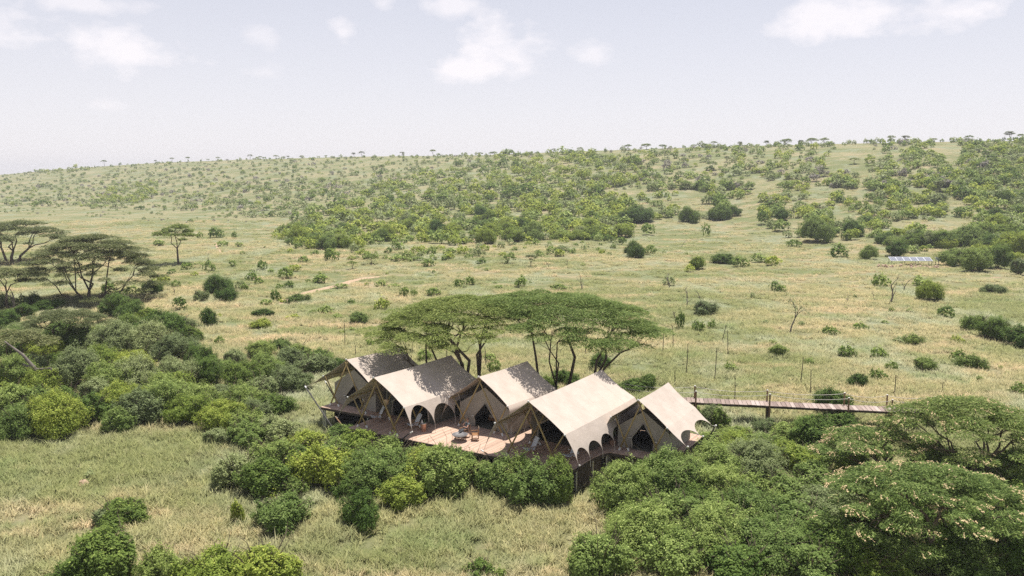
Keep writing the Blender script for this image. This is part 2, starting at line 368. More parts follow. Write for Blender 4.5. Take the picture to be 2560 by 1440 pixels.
PATHS = []
def ribbon(name, pts_px, w, label):
    P = [ground_hit(*p) for p in pts_px]; P = [p for p in P if p is not None]
    Q = []
    for a, b in zip(P[:-1], P[1:]):
        n = max(2, int(np.linalg.norm(b - a) / 1.2))
        Q += [a + (b - a) * t for t in np.linspace(0, 1, n, endpoint=False)]
    Q.append(P[-1]); Q = np.array(Q); k = np.ones(9) / 9
    S = np.stack([np.convolve(np.pad(Q[:, i], 4, mode='edge'), k, 'valid') for i in range(2)], -1)
    PATHS.append((S, w))
    d = np.gradient(S, axis=0); d /= np.linalg.norm(d, axis=1)[:, None] + 1e-9; n = np.stack([-d[:, 1], d[:, 0]], -1)
    mb = MB(); G = []
    for j, (p, nn) in enumerate(zip(S, n)):
        ends = min(1, j / 6 + .15, (len(S) - 1 - j) / 6 + .15)
        ww = w * ends * (1 + .45 * mnoise.noise(Vector((p[0] * .35, p[1] * .35, 2)))); sh = .4 * w * mnoise.noise(Vector((p[0] * .2, p[1] * .2, 9)))
        G.append([gp(*(p + nn * (sh + ww * q)), .03) for q in (-.5, -.25, 0, .25, .5)])
    mb.grid(G); o = mb.build(name, M['soil'], smooth=True); tag(o, label, None, None, 'structure')
ribbon('dirt_path', [(690, 765), (760, 733), (830, 718), (870, 706), (905, 696), (950, 690), (1000, 687)], 2.0, 'red dirt path curving through the dry grass')
ribbon('dirt_path', [(535, 605), (545, 620), (552, 635)], 1.0, 'short bare red track on the plain by the lone acacia')
ribbon('dirt_path', [(2462, 695), (2490, 693), (2525, 694)], 3.4, 'bare red soil patch below the thicket by the solar panels')

# ------------------------------------------------------------------ foliage meshes
def leaf_quads(P, Nrm, length, width, rng, dirs=None):
    n = len(P); Nrm = Nrm / (np.linalg.norm(Nrm, axis=1)[:, None] + 1e-9)
    R = rng.normal(size=(n, 3)) if dirs is None else dirs
    T = R - Nrm * np.sum(R * Nrm, 1)[:, None]; T /= np.linalg.norm(T, axis=1)[:, None] + 1e-9
    B = np.cross(Nrm, T); l = length * rng.uniform(.65, 1.3, n)[:, None]; w = width * rng.uniform(.65, 1.3, n)[:, None]
    V = np.stack([P - T * l * .5, P + B * w * .5 + T * l * .08, P + T * l * .5, P - B * w * .5 + T * l * .08], 1).reshape(-1, 3)
    return V, np.arange(n * 4).reshape(n, 4)
def ico(sub=1):
    t = (1 + 5 ** .5) / 2
    v = np.array([(-1, t, 0), (1, t, 0), (-1, -t, 0), (1, -t, 0), (0, -1, t), (0, 1, t), (0, -1, -t), (0, 1, -t), (t, 0, -1), (t, 0, 1), (-t, 0, -1), (-t, 0, 1)], float)
    f = [(0, 11, 5), (0, 5, 1), (0, 1, 7), (0, 7, 10), (0, 10, 11), (1, 5, 9), (5, 11, 4), (11, 10, 2), (10, 7, 6), (7, 1, 8), (3, 9, 4), (3, 4, 2), (3, 2, 6), (3, 6, 8), (3, 8, 9), (4, 9, 5), (2, 4, 11), (6, 2, 10), (8, 6, 7), (9, 8, 1)]
    v /= np.linalg.norm(v, axis=1)[:, None]
    return v, np.array(f)
ICOV, ICOF = ico()
def bush_arrays(rng, hw, hh, nleaf, ll, lw, nl=7, core=True, sprig=.12):
    """a shrub hw half wide, hh tall, standing on z=0"""
    C = []; Rr = []
    for i in range(nl):
        a = rng.uniform(0, 6.283); q = rng.uniform(.08, .70) ** .75 if i else 0
        r = rng.uniform(.24, .44) if i else .5
        zz = rng.uniform(.30, .62) * (1.05 - q * .55) if i else .46
        C.append((math.cos(a) * q, math.sin(a) * q, zz)); Rr.append(r)
    C = np.array(C); Rr = np.array(Rr)
    w = Rr ** 2; idx = rng.choice(nl, nleaf * 2, p=w / w.sum())
    d = rng.normal(size=(nleaf * 2, 3)); d /= np.linalg.norm(d, axis=1)[:, None]; d[:, 2] = np.where(d[:, 2] < -.55, -d[:, 2], d[:, 2])
    bump = 1 + .16 * np.sin(d[:, 0] * 9 + idx) * np.sin(d[:, 1] * 8 + idx * 2) + .10 * np.sin(d[:, 2] * 13 + idx)
    k = rng.uniform(.80, 1.06, nleaf * 2) * bump
    sp = rng.random(nleaf * 2) < sprig; ns = int(sp.sum()); nt_ = 10 + nl * 4
    td = rng.normal(size=(nt_, 3)); td[:, 2] = np.abs(td[:, 2]) * .9 + .15; td /= np.linalg.norm(td, axis=1)[:, None]; ti = rng.integers(0, nl, nt_); tj = rng.integers(0, nt_, ns)
    idx[sp] = ti[tj]; d[sp] = td[tj] + rng.normal(0, .13, (ns, 3)); d[sp] /= np.linalg.norm(d[sp], axis=1)[:, None]; k[sp] = rng.uniform(.95, 1.22 + .4 * rng.random(nt_)[tj])
    P = C[idx] + d * (Rr[idx] * k)[:, None] * np.array([1, 1, .92])
    inside = np.zeros(len(P), bool)
    for j in range(nl):
        inside |= (np.linalg.norm((P - C[j]) / np.array([1, 1, .92]), axis=1) < Rr[j] * .74) & (idx != j)
    keep = ~inside & (P[:, 2] > .01); P = P[keep][:nleaf]; d = d[keep][:nleaf]
    sc = np.array([hw, hw, hh]); top = 1.02
    P = P * sc / np.array([1, 1, top])
    Nn = d * .85 + rng.normal(size=d.shape) * .42 + np.array([0, 0, .9])
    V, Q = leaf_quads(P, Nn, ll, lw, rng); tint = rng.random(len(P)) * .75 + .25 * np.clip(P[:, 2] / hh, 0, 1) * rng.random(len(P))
    tris = None
    if core:
        VV = [V]; TT = []; b = len(V)
        for j in range(nl):
            jit = 1 + .12 * rng.normal(size=(12, 1)); VV.append((C[j] + ICOV * jit * Rr[j] * .66) * sc); TT.append(ICOF + b); b += 12
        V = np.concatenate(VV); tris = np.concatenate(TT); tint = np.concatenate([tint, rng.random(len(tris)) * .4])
    return V, Q, tris, tint
def stems_mesh(rng, hw, hh):
    mb = MB()
    for i in range(6):
        a = rng.uniform(0, 6.28); q = rng.uniform(.25, .7) * hw
        mb.tube([(0.08 * math.cos(a), .08 * math.sin(a), -.15), (q * .4 * math.cos(a + .3), q * .4 * math.sin(a + .3), hh * .35), (q * math.cos(a), q * math.sin(a), hh * .78)], [.06, .045, .015], 5)
    for i in range(14):
        a = rng.uniform(0, 6.28); q = rng.uniform(.55, 1.0) * hw; z = hh * rng.uniform(.55, 1.0); c, s_ = math.cos(a), math.sin(a)
        mb.tube([(q * .45 * c, q * .45 * s_, z * .55), (q * .8 * c, q * .8 * s_, z * .9), (q * 1.05 * math.cos(a + .2), q * 1.05 * math.sin(a + .2), z * 1.06)], [.022, .014, .006], 4)
    return mb.mesh('branches')
# classes by real half width: leaf size stays the size of a spray of leaves
BV = {}
def make_bush_variants():
    for cls, hw, hh, n, ll, lw, nl in (('s', .8, 1.1, 1500, .13, .078, 6), ('m', 1.6, 2.2, 7200, .13, .078, 11), ('x', 2.8, 3.3, 17000, .14, .084, 18)):
        for shp in range(4):
            rng = np.random.default_rng(100 + shp * 7 + int(hw * 10))
            V, Q, T, t = bush_arrays(rng, hw, hh * (1, .85, 1.15, .95)[shp], n, ll, lw, nl + shp % 2, True, (.16, .28, .2, .34)[shp])
            BV[cls, shp] = (np_mesh('bush_foliage_' + cls, V, Q, t, T), hw, hh, stems_mesh(rng, hw, hh))
            BV[cls, shp][0].materials.append(M['leaf_g']); BV[cls, shp][3].materials.append(M['bark'])
make_bush_variants()

BUSHES = []   # dicts: px, w, h, col, pos
def add_bush_px(u, v, w, h, col, wide=None):
    th = PITCH + math.atan((v - 720) / F); sn = max(.04, math.sin(th)); cs = math.cos(th)
    vc = v - .40 * w * sn; p = ground_hit(u, vc)
    if p is None: return
    dist = (p - CAMP) @ FWV; m = dist / F
    BUSHES.append(dict(u=u, v=v, w=w, h=h, c=col, p=p, hw=w * m / 2, hh=max(.3, (h - .40 * w * sn) / cs * m)))

# hand placed: u, v of the foot, width, height, colour
near = """300 1335 145 95 d;270 1480 200 150 d;180 1495 150 95 d;400 1480 130 120 g;540 1500 170 140 l;660 1500 190 150 l;590 1312 46 56 l;255 1330 70 60 o;360 1320 50 45 g
720 1342 150 115 g;905 1338 116 112 d;1000 1285 130 92 l;895 1230 60 50 l;1200 1455 85 60 d;1250 1460 40 40 g;1495 1470 175 150 g
600 1240 150 120 o;660 1255 150 105 d;560 1225 60 60 o;705 1200 150 110 g;800 1245 160 135 l;840 1185 140 85 g;770 1160 120 80 l;910 1165 130 88 l;975 1170 140 92 g;1020 1180 110 76 g
955 1250 180 150 g;1045 1235 140 120 l;1100 1250 150 130 g;1125 1175 95 92 g;1165 1200 130 84 g;1060 1200 110 80 g;1210 1215 110 80 g;1260 1225 120 92 g;1325 1228 150 112 g;1395 1232 105 108 d;1365 1205 110 85 g
690 1250 80 60 l;740 1260 70 60 g;870 1260 90 70 d;225 1200 36 26 o;1300 1215 90 90 d
620 1130 140 84 g;690 1120 120 84 o;560 1085 140 100 l;480 1075 130 95 l;540 1125 90 50 o;850 1125 110 60 g
60 1110 140 120 g;150 1105 150 120 l;40 1065 120 100 g;230 1075 120 100 d;300 1090 100 70 g;350 1075 120 100 o;420 1060 150 115 g;500 1050 130 95 g;620 1040 130 90 g;690 1050 110 80 d;640 1070 90 80 o
30 990 140 110 g;110 1000 130 90 l;190 985 140 110 o;270 1000 140 120 g;350 990 140 110 o;440 985 140 110 o;520 975 110 90 d;600 985 120 90 d;660 960 110 80 g;730 985 120 80 o;720 930 90 60 o;790 940 100 66 o;740 900 90 50 g;800 915 90 46 g;848 925 60 36 d
40 900 120 90 g;120 905 110 80 l;200 890 110 90 g;290 910 130 100 o;380 905 140 110 o;440 915 130 100 o;500 945 110 95 d;585 930 70 56 o;650 905 100 60 g;400 875 150 95 d;330 850 100 70 d;470 860 70 60 d;520 820 50 50 d;450 830 80 50 o;300 800 110 70 d;370 810 60 40 l;250 860 80 60 g;700 880 70 40 g
150 860 90 60 g;60 850 90 60 o;20 830 90 60 d;120 780 80 40 d;60 800 60 40 d;10 770 60 40 o
85 768 42 42 d;55 765 28 28 d;275 735 45 32 d;330 740 44 26 g;380 738 50 44 d;408 716 42 30 l;440 722 30 22 g;545 742 75 60 d;572 756 62 44 d;500 756 48 36 o;603 727 32 26 o;450 776 36 34 d;20 805 60 40 d
467 680 30 25 d;431 687 26 16 d;487 690 20 12 l;522 680 30 28 g;495 664 22 10 g;398 615 38 16 g;500 598 20 19 d;540 596 42 28 d;588 597 19 18 d;560 617 34 16 g;597 618 26 14 g;582 668 24 18 g;630 698 26 24 d;607 636 18 9 g;550 862 28 22 g;1500 925 62 48 d
655 678 32 26 d;625 702 26 19 d;648 712 28 19 d;678 683 20 14 g;713 698 44 30 d;740 680 28 20 l;800 711 48 27 d;770 708 18 12 g;720 724 34 22 d;697 723 19 15 d;850 723 42 15 g;953 717 34 17 g;983 719 32 11 g
688 754 32 30 d;664 767 36 20 g;745 760 62 28 g;707 758 22 13 l;880 763 27 17 d;956 778 42 34 l;1013 743 28 27 d;1034 743 22 22 g;1083 741 38 22 d;1146 719 30 22 d;1174 714 32 24 d;1246 725 26 14 g;1303 719 40 28 d;1397 729 48 20 g
1070 667 34 21 d;1110 651 26 14 d;1040 635 32 20 l;1000 655 52 17 g;1048 653 34 12 g;1205 661 32 15 d;990 626 36 26 d;660 795 62 30 d;656 822 58 30 l;735 800 38 15 l;815 789 38 27 g;780 787 28 14 g;842 797 28 14 g;892 814 68 34 g;760 658 33 18 d;613 729 22 22 d;940 650 16 22 g
2200 721 46 36 d;2322 757 72 54 l;2300 716 42 26 g;2482 737 66 34 o;2366 796 43 31 d;2076 838 50 23 d;2148 828 44 22 d;2282 866 52 34 g;2250 862 42 20 o;2116 894 52 31 d;2194 899 50 32 d;2226 929 32 28 d;2306 932 64 38 g;2396 907 42 32 d;2428 927 64 44 g;2142 969 60 44 d;2192 954 47 32 d;2023 913 28 17 d;2391 860 33 23 l
2548 992 40 34 d;2442 832 74 52 d;2482 855 92 72 d;2545 873 84 60 d;2448 956 22 18 g;2412 826 30 30 g
1742 676 54 40 l;1724 681 30 20 l;1810 661 62 36 d;1850 669 46 30 g;1927 666 44 27 l;1893 658 46 24 g;1940 732 44 27 d;1880 746 15 17 o;1760 792 72 46 o;1745 832 37 30 d;1780 822 24 24 d;1700 826 28 46 d;1946 896 54 34 g;2026 909 27 16 g;1826 932 40 26 g;1672 716 36 26 o
1583 646 52 48 d;1619 589 44 30 d;1764 592 20 34 d;1590 556 92 46 d;1721 557 56 42 d;1800 550 62 42 d;1906 562 36 36 d;2040 607 84 62 g;1985 620 36 22 d;2100 645 48 34 d;2170 652 54 38 g;2243 646 62 50 d
2385 668 84 60 g;2432 684 94 72 g;2492 676 84 72 d;2532 645 94 72 l;2352 622 84 50 d;2422 617 112 60 g;2502 602 104 54 l;2545 690 50 44 o;2278 634 40 20 g
1410 965 70 44 d;1235 935 40 40 g;1225 905 40 24 g;1365 985 60 44 d;1060 905 46 34 g;1580 985 90 46 d;1625 980 60 44 d;1780 1075 70 60 o;1795 1085 60 62 d;1740 1050 44 36 g;2075 1045 96 82 d;925 868 26 24 d
1555 1300 190 130 g;1640 1215 180 120 g;1740 1190 170 100 g;1830 1170 150 90 l;1700 1290 190 120 d;1620 1400 220 140 g;1790 1290 190 130 g;1880 1230 170 120 o;1900 1150 130 80 g;1960 1120 120 70 g;2040 1130 130 90 d;1990 1200 130 80 l;1870 1340 200 140 g;1760 1420 220 150 g;1940 1440 220 150 g;2060 1330 200 120 o;2090 1450 220 150 d;2240 1470 240 140 g
2330 1200 150 100 g;2480 1250 160 110 g;2550 1230 140 120 d;2550 1340 170 150 d;2440 1480 230 130 g;2560 1480 200 160 d;2110 1090 120 70 d;2010 1095 80 50 g;1860 1130 80 60 l;1920 1090 80 50 o;1690 1170 120 60 l;2160 1260 120 80 g;2190 1160 90 70 g;2530 1440 150 120 d;2350 1440 180 120 d
1600 1270 150 110 l;1660 1340 170 120 g;1730 1350 160 110 g;1820 1380 180 130 g;1890 1290 150 100 g;1960 1290 160 110 g;1980 1370 180 120 g;2030 1250 140 90 g;2120 1210 130 80 l;2260 1330 190 110 d;2400 1330 190 120 d;2480 1400 190 130 d;2180 1400 190 130 d;1690 1460 200 130 g;1850 1480 200 130 d;2020 1490 200 130 g;2170 1490 200 120 l;1780 1140 110 56 g;1840 1110 90 50 g;2290 1270 140 90 g;2400 1220 130 80 g;1950 1160 110 60 l;2050 1180 120 70 g
20 1035 110 80 l;100 1060 120 90 g;300 1050 130 90 l;400 1020 130 90 g;560 1030 120 80 o;650 1005 110 76 o;160 1040 120 90 d;240 1030 110 80 o;550 950 90 60 g;330 940 110 80 l;80 950 110 80 o;160 945 110 80 d;250 940 110 80 l;600 1090 110 76 g;450 1000 110 80 l;850 1160 110 70 o;930 1210 120 80 l;1010 1240 120 90 g;1160 1240 120 90 g;750 1200 110 80 d;1290 1190 100 66 g"""
for row in near.replace('\n', ';').split(';'):
    a = row.split(); add_bush_px(float(a[0]), float(a[1]), float(a[2]), float(a[3]), a[4])
N_HAND = len(BUSHES)

# hillsides: clumpy cover, each shrub with its own foot on the slope
def inpoly(u, v, P):
    c = False; j = len(P) - 1
    for i in range(len(P)):
        if (P[i][1] > v) != (P[j][1] > v) and u < (P[j][0] - P[i][0]) * (v - P[i][1]) / (P[j][1] - P[i][1]) + P[i][0]: c = not c
        j = i
    return c
ZONES = [  # polygon, tries, min spacing px, mean half width m, colours, clump threshold
    ([(680, 592), (740, 548), (880, 490), (1080, 430), (1240, 388), (1420, 380), (1560, 396), (1640, 440), (1500, 480), (1570, 520), (1570, 590), (1500, 604), (1380, 600), (1150, 616), (980, 606), (860, 626), (740, 622)], 4200, 11, 2.7, 'llllgglgoldglo', -.7),
    ([(1540, 470), (2560, 450), (2560, 660), (2330, 640), (2180, 605), (1980, 600), (1880, 560), (1700, 540), (1560, 560)], 2000, 12, 2.4, 'ggllldglogo', -.08),
    ([(1240, 388), (1400, 376), (1800, 369), (2100, 359), (2560, 350), (2560, 470), (1540, 480), (1480, 470), (1600, 440), (1500, 410)], 1700, 9.5, 2.1, 'dgogoglllon', -.3),
    ([(2250, 356), (2560, 350), (2560, 600), (2420, 520), (2300, 440)], 1100, 9, 2.0, 'gldgoold', -.25),
    ([(0, 440), (100, 425), (300, 410), (600, 398), (1240, 389), (1080, 430), (880, 490), (740, 530), (600, 530), (300, 525), (0, 515)], 3200, 8, 1.7, 'ooogoggonld', -.38),
    ([(600, 470), (900, 440), (1060, 430), (880, 490), (740, 545), (560, 545)], 1000, 8, 1.7, 'oogodlno', -.35),
    ([(235, 505), (280, 470), (400, 455), (390, 490), (340, 510)], 300, 7, 2.0, 'llllg', -1),
    ([(95, 432), (170, 412), (235, 410), (225, 428), (120, 438)], 200, 7, 2.6, 'llllg', -1),
    ([(0, 500), (600, 510), (640, 560), (520, 560), (0, 535)], 420, 9, .8, 'oodggn', -.1),
    ([(640, 560), (780, 640), (1060, 640), (1560, 610), (2150, 620), (2200, 700), (1700, 880), (2560, 960), (2560, 720), (2000, 640), (1000, 690), (600, 640)], 300, 22, .40, 'ooggd', -.3),
    ([(380, 560), (640, 590), (900, 660), (1500, 690), (1600, 860), (600, 860), (520, 780), (420, 700)], 240, 24, .36, 'ooggl', -.3),
    ([(640, 600), (860, 632), (1150, 622), (1380, 606), (1570, 596), (1640, 640), (1100, 650), (820, 652), (660, 630)], 260, 13, 1.3, 'llgogd', -.15),
]
def scatter_hills():
    rng = random.Random(3); cells = {}
    for poly, tries, sp, hw, cols, th in ZONES:
        us = [p[0] for p in poly]; vs = [p[1] for p in poly]
        for _ in range(tries):
            u = rng.uniform(min(us) - 20, max(us)); v = rng.uniform(min(vs), max(vs))
            if max(us) >= 2559: u = rng.uniform(min(us), 2640)
            if not inpoly(min(u, 2555), v, poly): continue
            if mnoise.noise(Vector((u * .012, v * .022, sp))) < th: continue
            k = (int(u // sp), int(v // (sp * .5))); bad = False
            for i in (-1, 0, 1):
                for j in (-1, 0, 1):
                    for q in cells.get((k[0] + i, k[1] + j), ()):
                        if abs(q[0] - u) < sp and abs(q[1] - v) < sp * .5: bad = True
            if bad: continue
            if 2190 < u < 2390 and 628 < v < 700: continue
            p = ground_hit(u, v)
            if p is None: continue
            cells.setdefault(k, []).append((u, v))
            c = rng.choice(cols); m = ((p - CAMP) @ FWV) / F
            r = hw * rng.uniform(.5, 1.45) * (1.15 if c in 'd' else 1); hh = r * rng.uniform(.85, 1.5)
            BUSHES.append(dict(u=u, v=v, w=2 * r / m, h=hh / m + r * .3 / m, c=c, p=p, hw=r, hh=hh))
scatter_hills()
def crest():
    rng = random.Random(31)
    for i in range(230):
        u = rng.uniform(-20, 2590); v = float(np.interp(u, _us, _vs)) + rng.uniform(.5, 6)
        if u < 1250 and rng.random() < .35: continue
        p = ground_hit(u, v)
        if p is None: continue
        m = ((p - CAMP) @ FWV) / F; r = rng.uniform(.8, 2.3); hh = rng.uniform(1.2, 3.4); BUSHES.append(dict(u=u, v=v, w=2 * r / m, h=hh / m, c=rng.choice('dooglod'), p=p, hw=r, hh=hh))
crest()

# the largest shrubs in view are things of their own, the far rest one mass
order = sorted(range(len(BUSHES)), key=lambda i: -BUSHES[i]['w'] * BUSHES[i]['h'])
order = [i for i in order if -60 < BUSHES[i]['u'] < 2620]
IND = sorted(order[:300], key=lambda i: -BUSHES[i]['w'])[:300]; REST = [i for i in range(len(BUSHES)) if i not in set(IND)]
LANDMARKS = [((445, 640), 'the lone umbrella acacia'), ((215, 720), 'the big many-stemmed acacia'), ((870, 950), 'the leftmost tent'), ((1000, 1000), 'the second tent from the left'), ((1250, 990), 'the middle tent'),
             ((1430, 1040), 'the fourth tent'), ((1650, 1040), 'the rightmost tent'), ((1150, 1110), 'the terrace with the fire bowl'), ((1990, 1010), 'the footbridge'), ((2290, 650), 'the solar panels'),
             ((900, 697), 'the red dirt path'), ((2235, 740), 'the forked dead tree'), ((1975, 800), 'the lone bare sapling'), ((1300, 780), 'the twin umbrella acacias'), ((2300, 1280), 'the cream-flowering acacia'), ((2130, 1120), 'the small right-hand acacia'),
             ((170, 800), 'the grey-green acacia'), ((100, 915), 'the fallen dead branch'), ((300, 1400), 'the bottom left corner'), ((1280, 1440), 'the middle of the bottom edge'), ((2540, 1420), 'the bottom right corner'), ((930, 650), 'the small tree pair'),
             ((1300, 600), 'the foot of the lime green hillside'), ((1300, 400), 'the hilltop at centre'), ((2400, 400), 'the hilltop at far right'), ((1900, 480), 'the open slope above'), ((500, 460), 'the far ridge at left'), ((700, 1040), 'the meadow clearing'), ((30, 1040), 'the left edge of the picture')]
CW = dict(d='dark green', g='mid green', l='yellow green', o='grey green', n='bare grey')
ORD = ['', 'second ', 'third ', 'fourth ', 'fifth ', 'sixth ', 'seventh ', 'eighth ', 'ninth ', 'tenth ', 'eleventh ', 'twelfth ', 'thirteenth ', 'fourteenth ', 'fifteenth ', 'sixteenth ', 'seventeenth ', 'eighteenth ', 'nineteenth ', 'twentieth ']
DECK = [(-15.9, 64.75), (-10.75, 61.9), (-12.5, 59.15), (-8.2, 56.75), (-1.3, 52.95), (-.9, 52.85), (3.1, 50.2), (3.75, 50.15), (4.35, 50.75), (4.85, 51.6), (5.5, 52.55), (6.2, 53.3), (6.75, 53.7), (8.3, 52.9), (10.6, 51.55), (14.1, 57.2), (9.4, 61.4), (7.3, 62.0), (3.0, 65.2), (-6.2, 70.0), (-12.4, 70.6)]
def clear_deck():
    for b in BUSHES:
        x, y = b['p'][0], b['p'][1]
        if not (-26 < x < 24 and 40 < y < 80): continue
        k = b['hw'] * .72; moved = 0; sg = 1 if (y > 62.5 and x > -8) or y > 70 else -1
        while moved < 9 and any(inpoly(x + k * math.cos(a), y + k * math.sin(a), DECK) for a in np.linspace(0, 6.28, 12)) or inpoly(x, y, DECK):
            y += sg * .25; moved += .25
            if moved >= 14: break
        if moved:
            b['p'] = np.array([x, y, gz(x, y)])
            if sg < 0: b['hh'] = min(b['hh'] + moved * .27, 3.05)
            else: b['hh'] *= .8
clear_deck()
def bush_labels():
    G = {}
    for i in IND:
        b = BUSHES[i]; uc, vc = b['u'], b['v'] - b['h'] * .5
        d = [((uc - p[0]) ** 2 + ((vc - p[1]) * 1.3) ** 2) ** .5 for p, n in LANDMARKS]; k = int(np.argmin(d)); p, n = LANDMARKS[k]
        dx, dy = uc - p[0], vc - p[1]
        side = ('right of' if dx > 0 else 'left of') if abs(dx) > abs(dy) * 1.2 else ('below' if dy > 0 else 'above')
        size = 'large' if b['w'] > 110 else 'medium sized' if b['w'] > 45 else 'small'
        G.setdefault((size, CW[b['c']], side, n), []).append((d[k], i))
    for (size, col, side, n), lst in G.items():
        lst.sort()
        for r, (dd, i) in enumerate(lst):
            BUSHES[i]['label'] = f"{size} {col} bush " + (f"{ORD[min(r, 19)]}nearest {side} {n}" if len(lst) > 1 else f"{side} {n}")
bush_labels()
def place_bushes():
    rng = random.Random(21); from_ = {}
    for i in IND:
        b = BUSHES[i]; cls = 's' if b['hw'] < 1.15 else 'm' if b['hw'] < 2.2 else 'x'
        me, hw, hh, st = BV[cls, rng.randrange(4)]
        o = bpy.data.objects.new('bush', me); link(o); o.location = b['p'] - np.array([0, 0, .05])
        o.scale = (b['hw'] / hw, b['hw'] / hw * rng.uniform(.85, 1.1), b['hh'] / hh); o.rotation_euler = (rng.uniform(-.06, .06), rng.uniform(-.06, .06), rng.uniform(0, 6.28))
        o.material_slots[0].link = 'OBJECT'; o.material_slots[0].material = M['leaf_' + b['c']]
        if b['w'] > 40:
            s = bpy.data.objects.new('branches', st); link(s, o)
        tag(o, b['label'], 'bush', 'bushes scattered over the savanna')
place_bushes()
def far_bushes():
    VS = []; QS = []; TS = []; QT = []; TT = []; b = 0; acc = {c: [] for c in 'dglon'}
    rng = np.random.default_rng(77)
    protos = [bush_arrays(np.random.default_rng(900 + k), 1, 1, 290, .25, .18, 8, False, .4) for k in range(9)]; small = [bush_arrays(np.random.default_rng(950 + k), 1, 1, 120, .34, .25, 6, False, .4) for k in range(9)]
    for c in 'dglon':
        VS = []; QS = []; TS = []; t1 = []; t2 = []; b = 0
        for i in REST:
            B = BUSHES[i]
            if B['c'] != c: continue
            V, Q, T, t = (protos if B['w'] > 27 else small)[rng.integers(9)]; a = rng.uniform(0, 6.28); ca, sa = math.cos(a), math.sin(a)
            W = V @ np.array([[ca, sa, 0], [-sa, ca, 0], [0, 0, 1]]) * np.array([B['hw'] * 1.08, B['hw'] * 1.08, B['hh'] * 1.15]) + B['p'] - np.array([0, 0, .1])
            br = rng.uniform(-.1, .3)
            VS.append(W); QS.append(Q + b); t1.append(np.clip(t + br, 0, 1)); b += len(V)
        if not VS: continue
        acc[c] = (np.concatenate(VS), np.concatenate(QS), np.concatenate(t1))
    # one object, five leaf materials
    off = 0; V = []; Q = []; T = []; a1 = []; a2 = []; m1 = []; m2 = []
    for k, c in enumerate('dglon'):
        if not len(acc[c]): continue
        v, q, x = acc[c]; V.append(v); Q.append(q + off); a1.append(x); m1.append(np.full(len(q), k)); off += len(v)
    me = np_mesh('distant_scrub', np.concatenate(V), np.concatenate(Q), np.concatenate(a1))
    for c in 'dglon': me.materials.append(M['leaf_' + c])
    me.polygons.foreach_set('material_index', np.concatenate(m1).astype(np.int32))
    o = bpy.data.objects.new('distant_scrub', me); link(o); tag(o, 'mass of small distant shrubs covering the hillsides', 'scrub', None, 'stuff')
far_bushes()

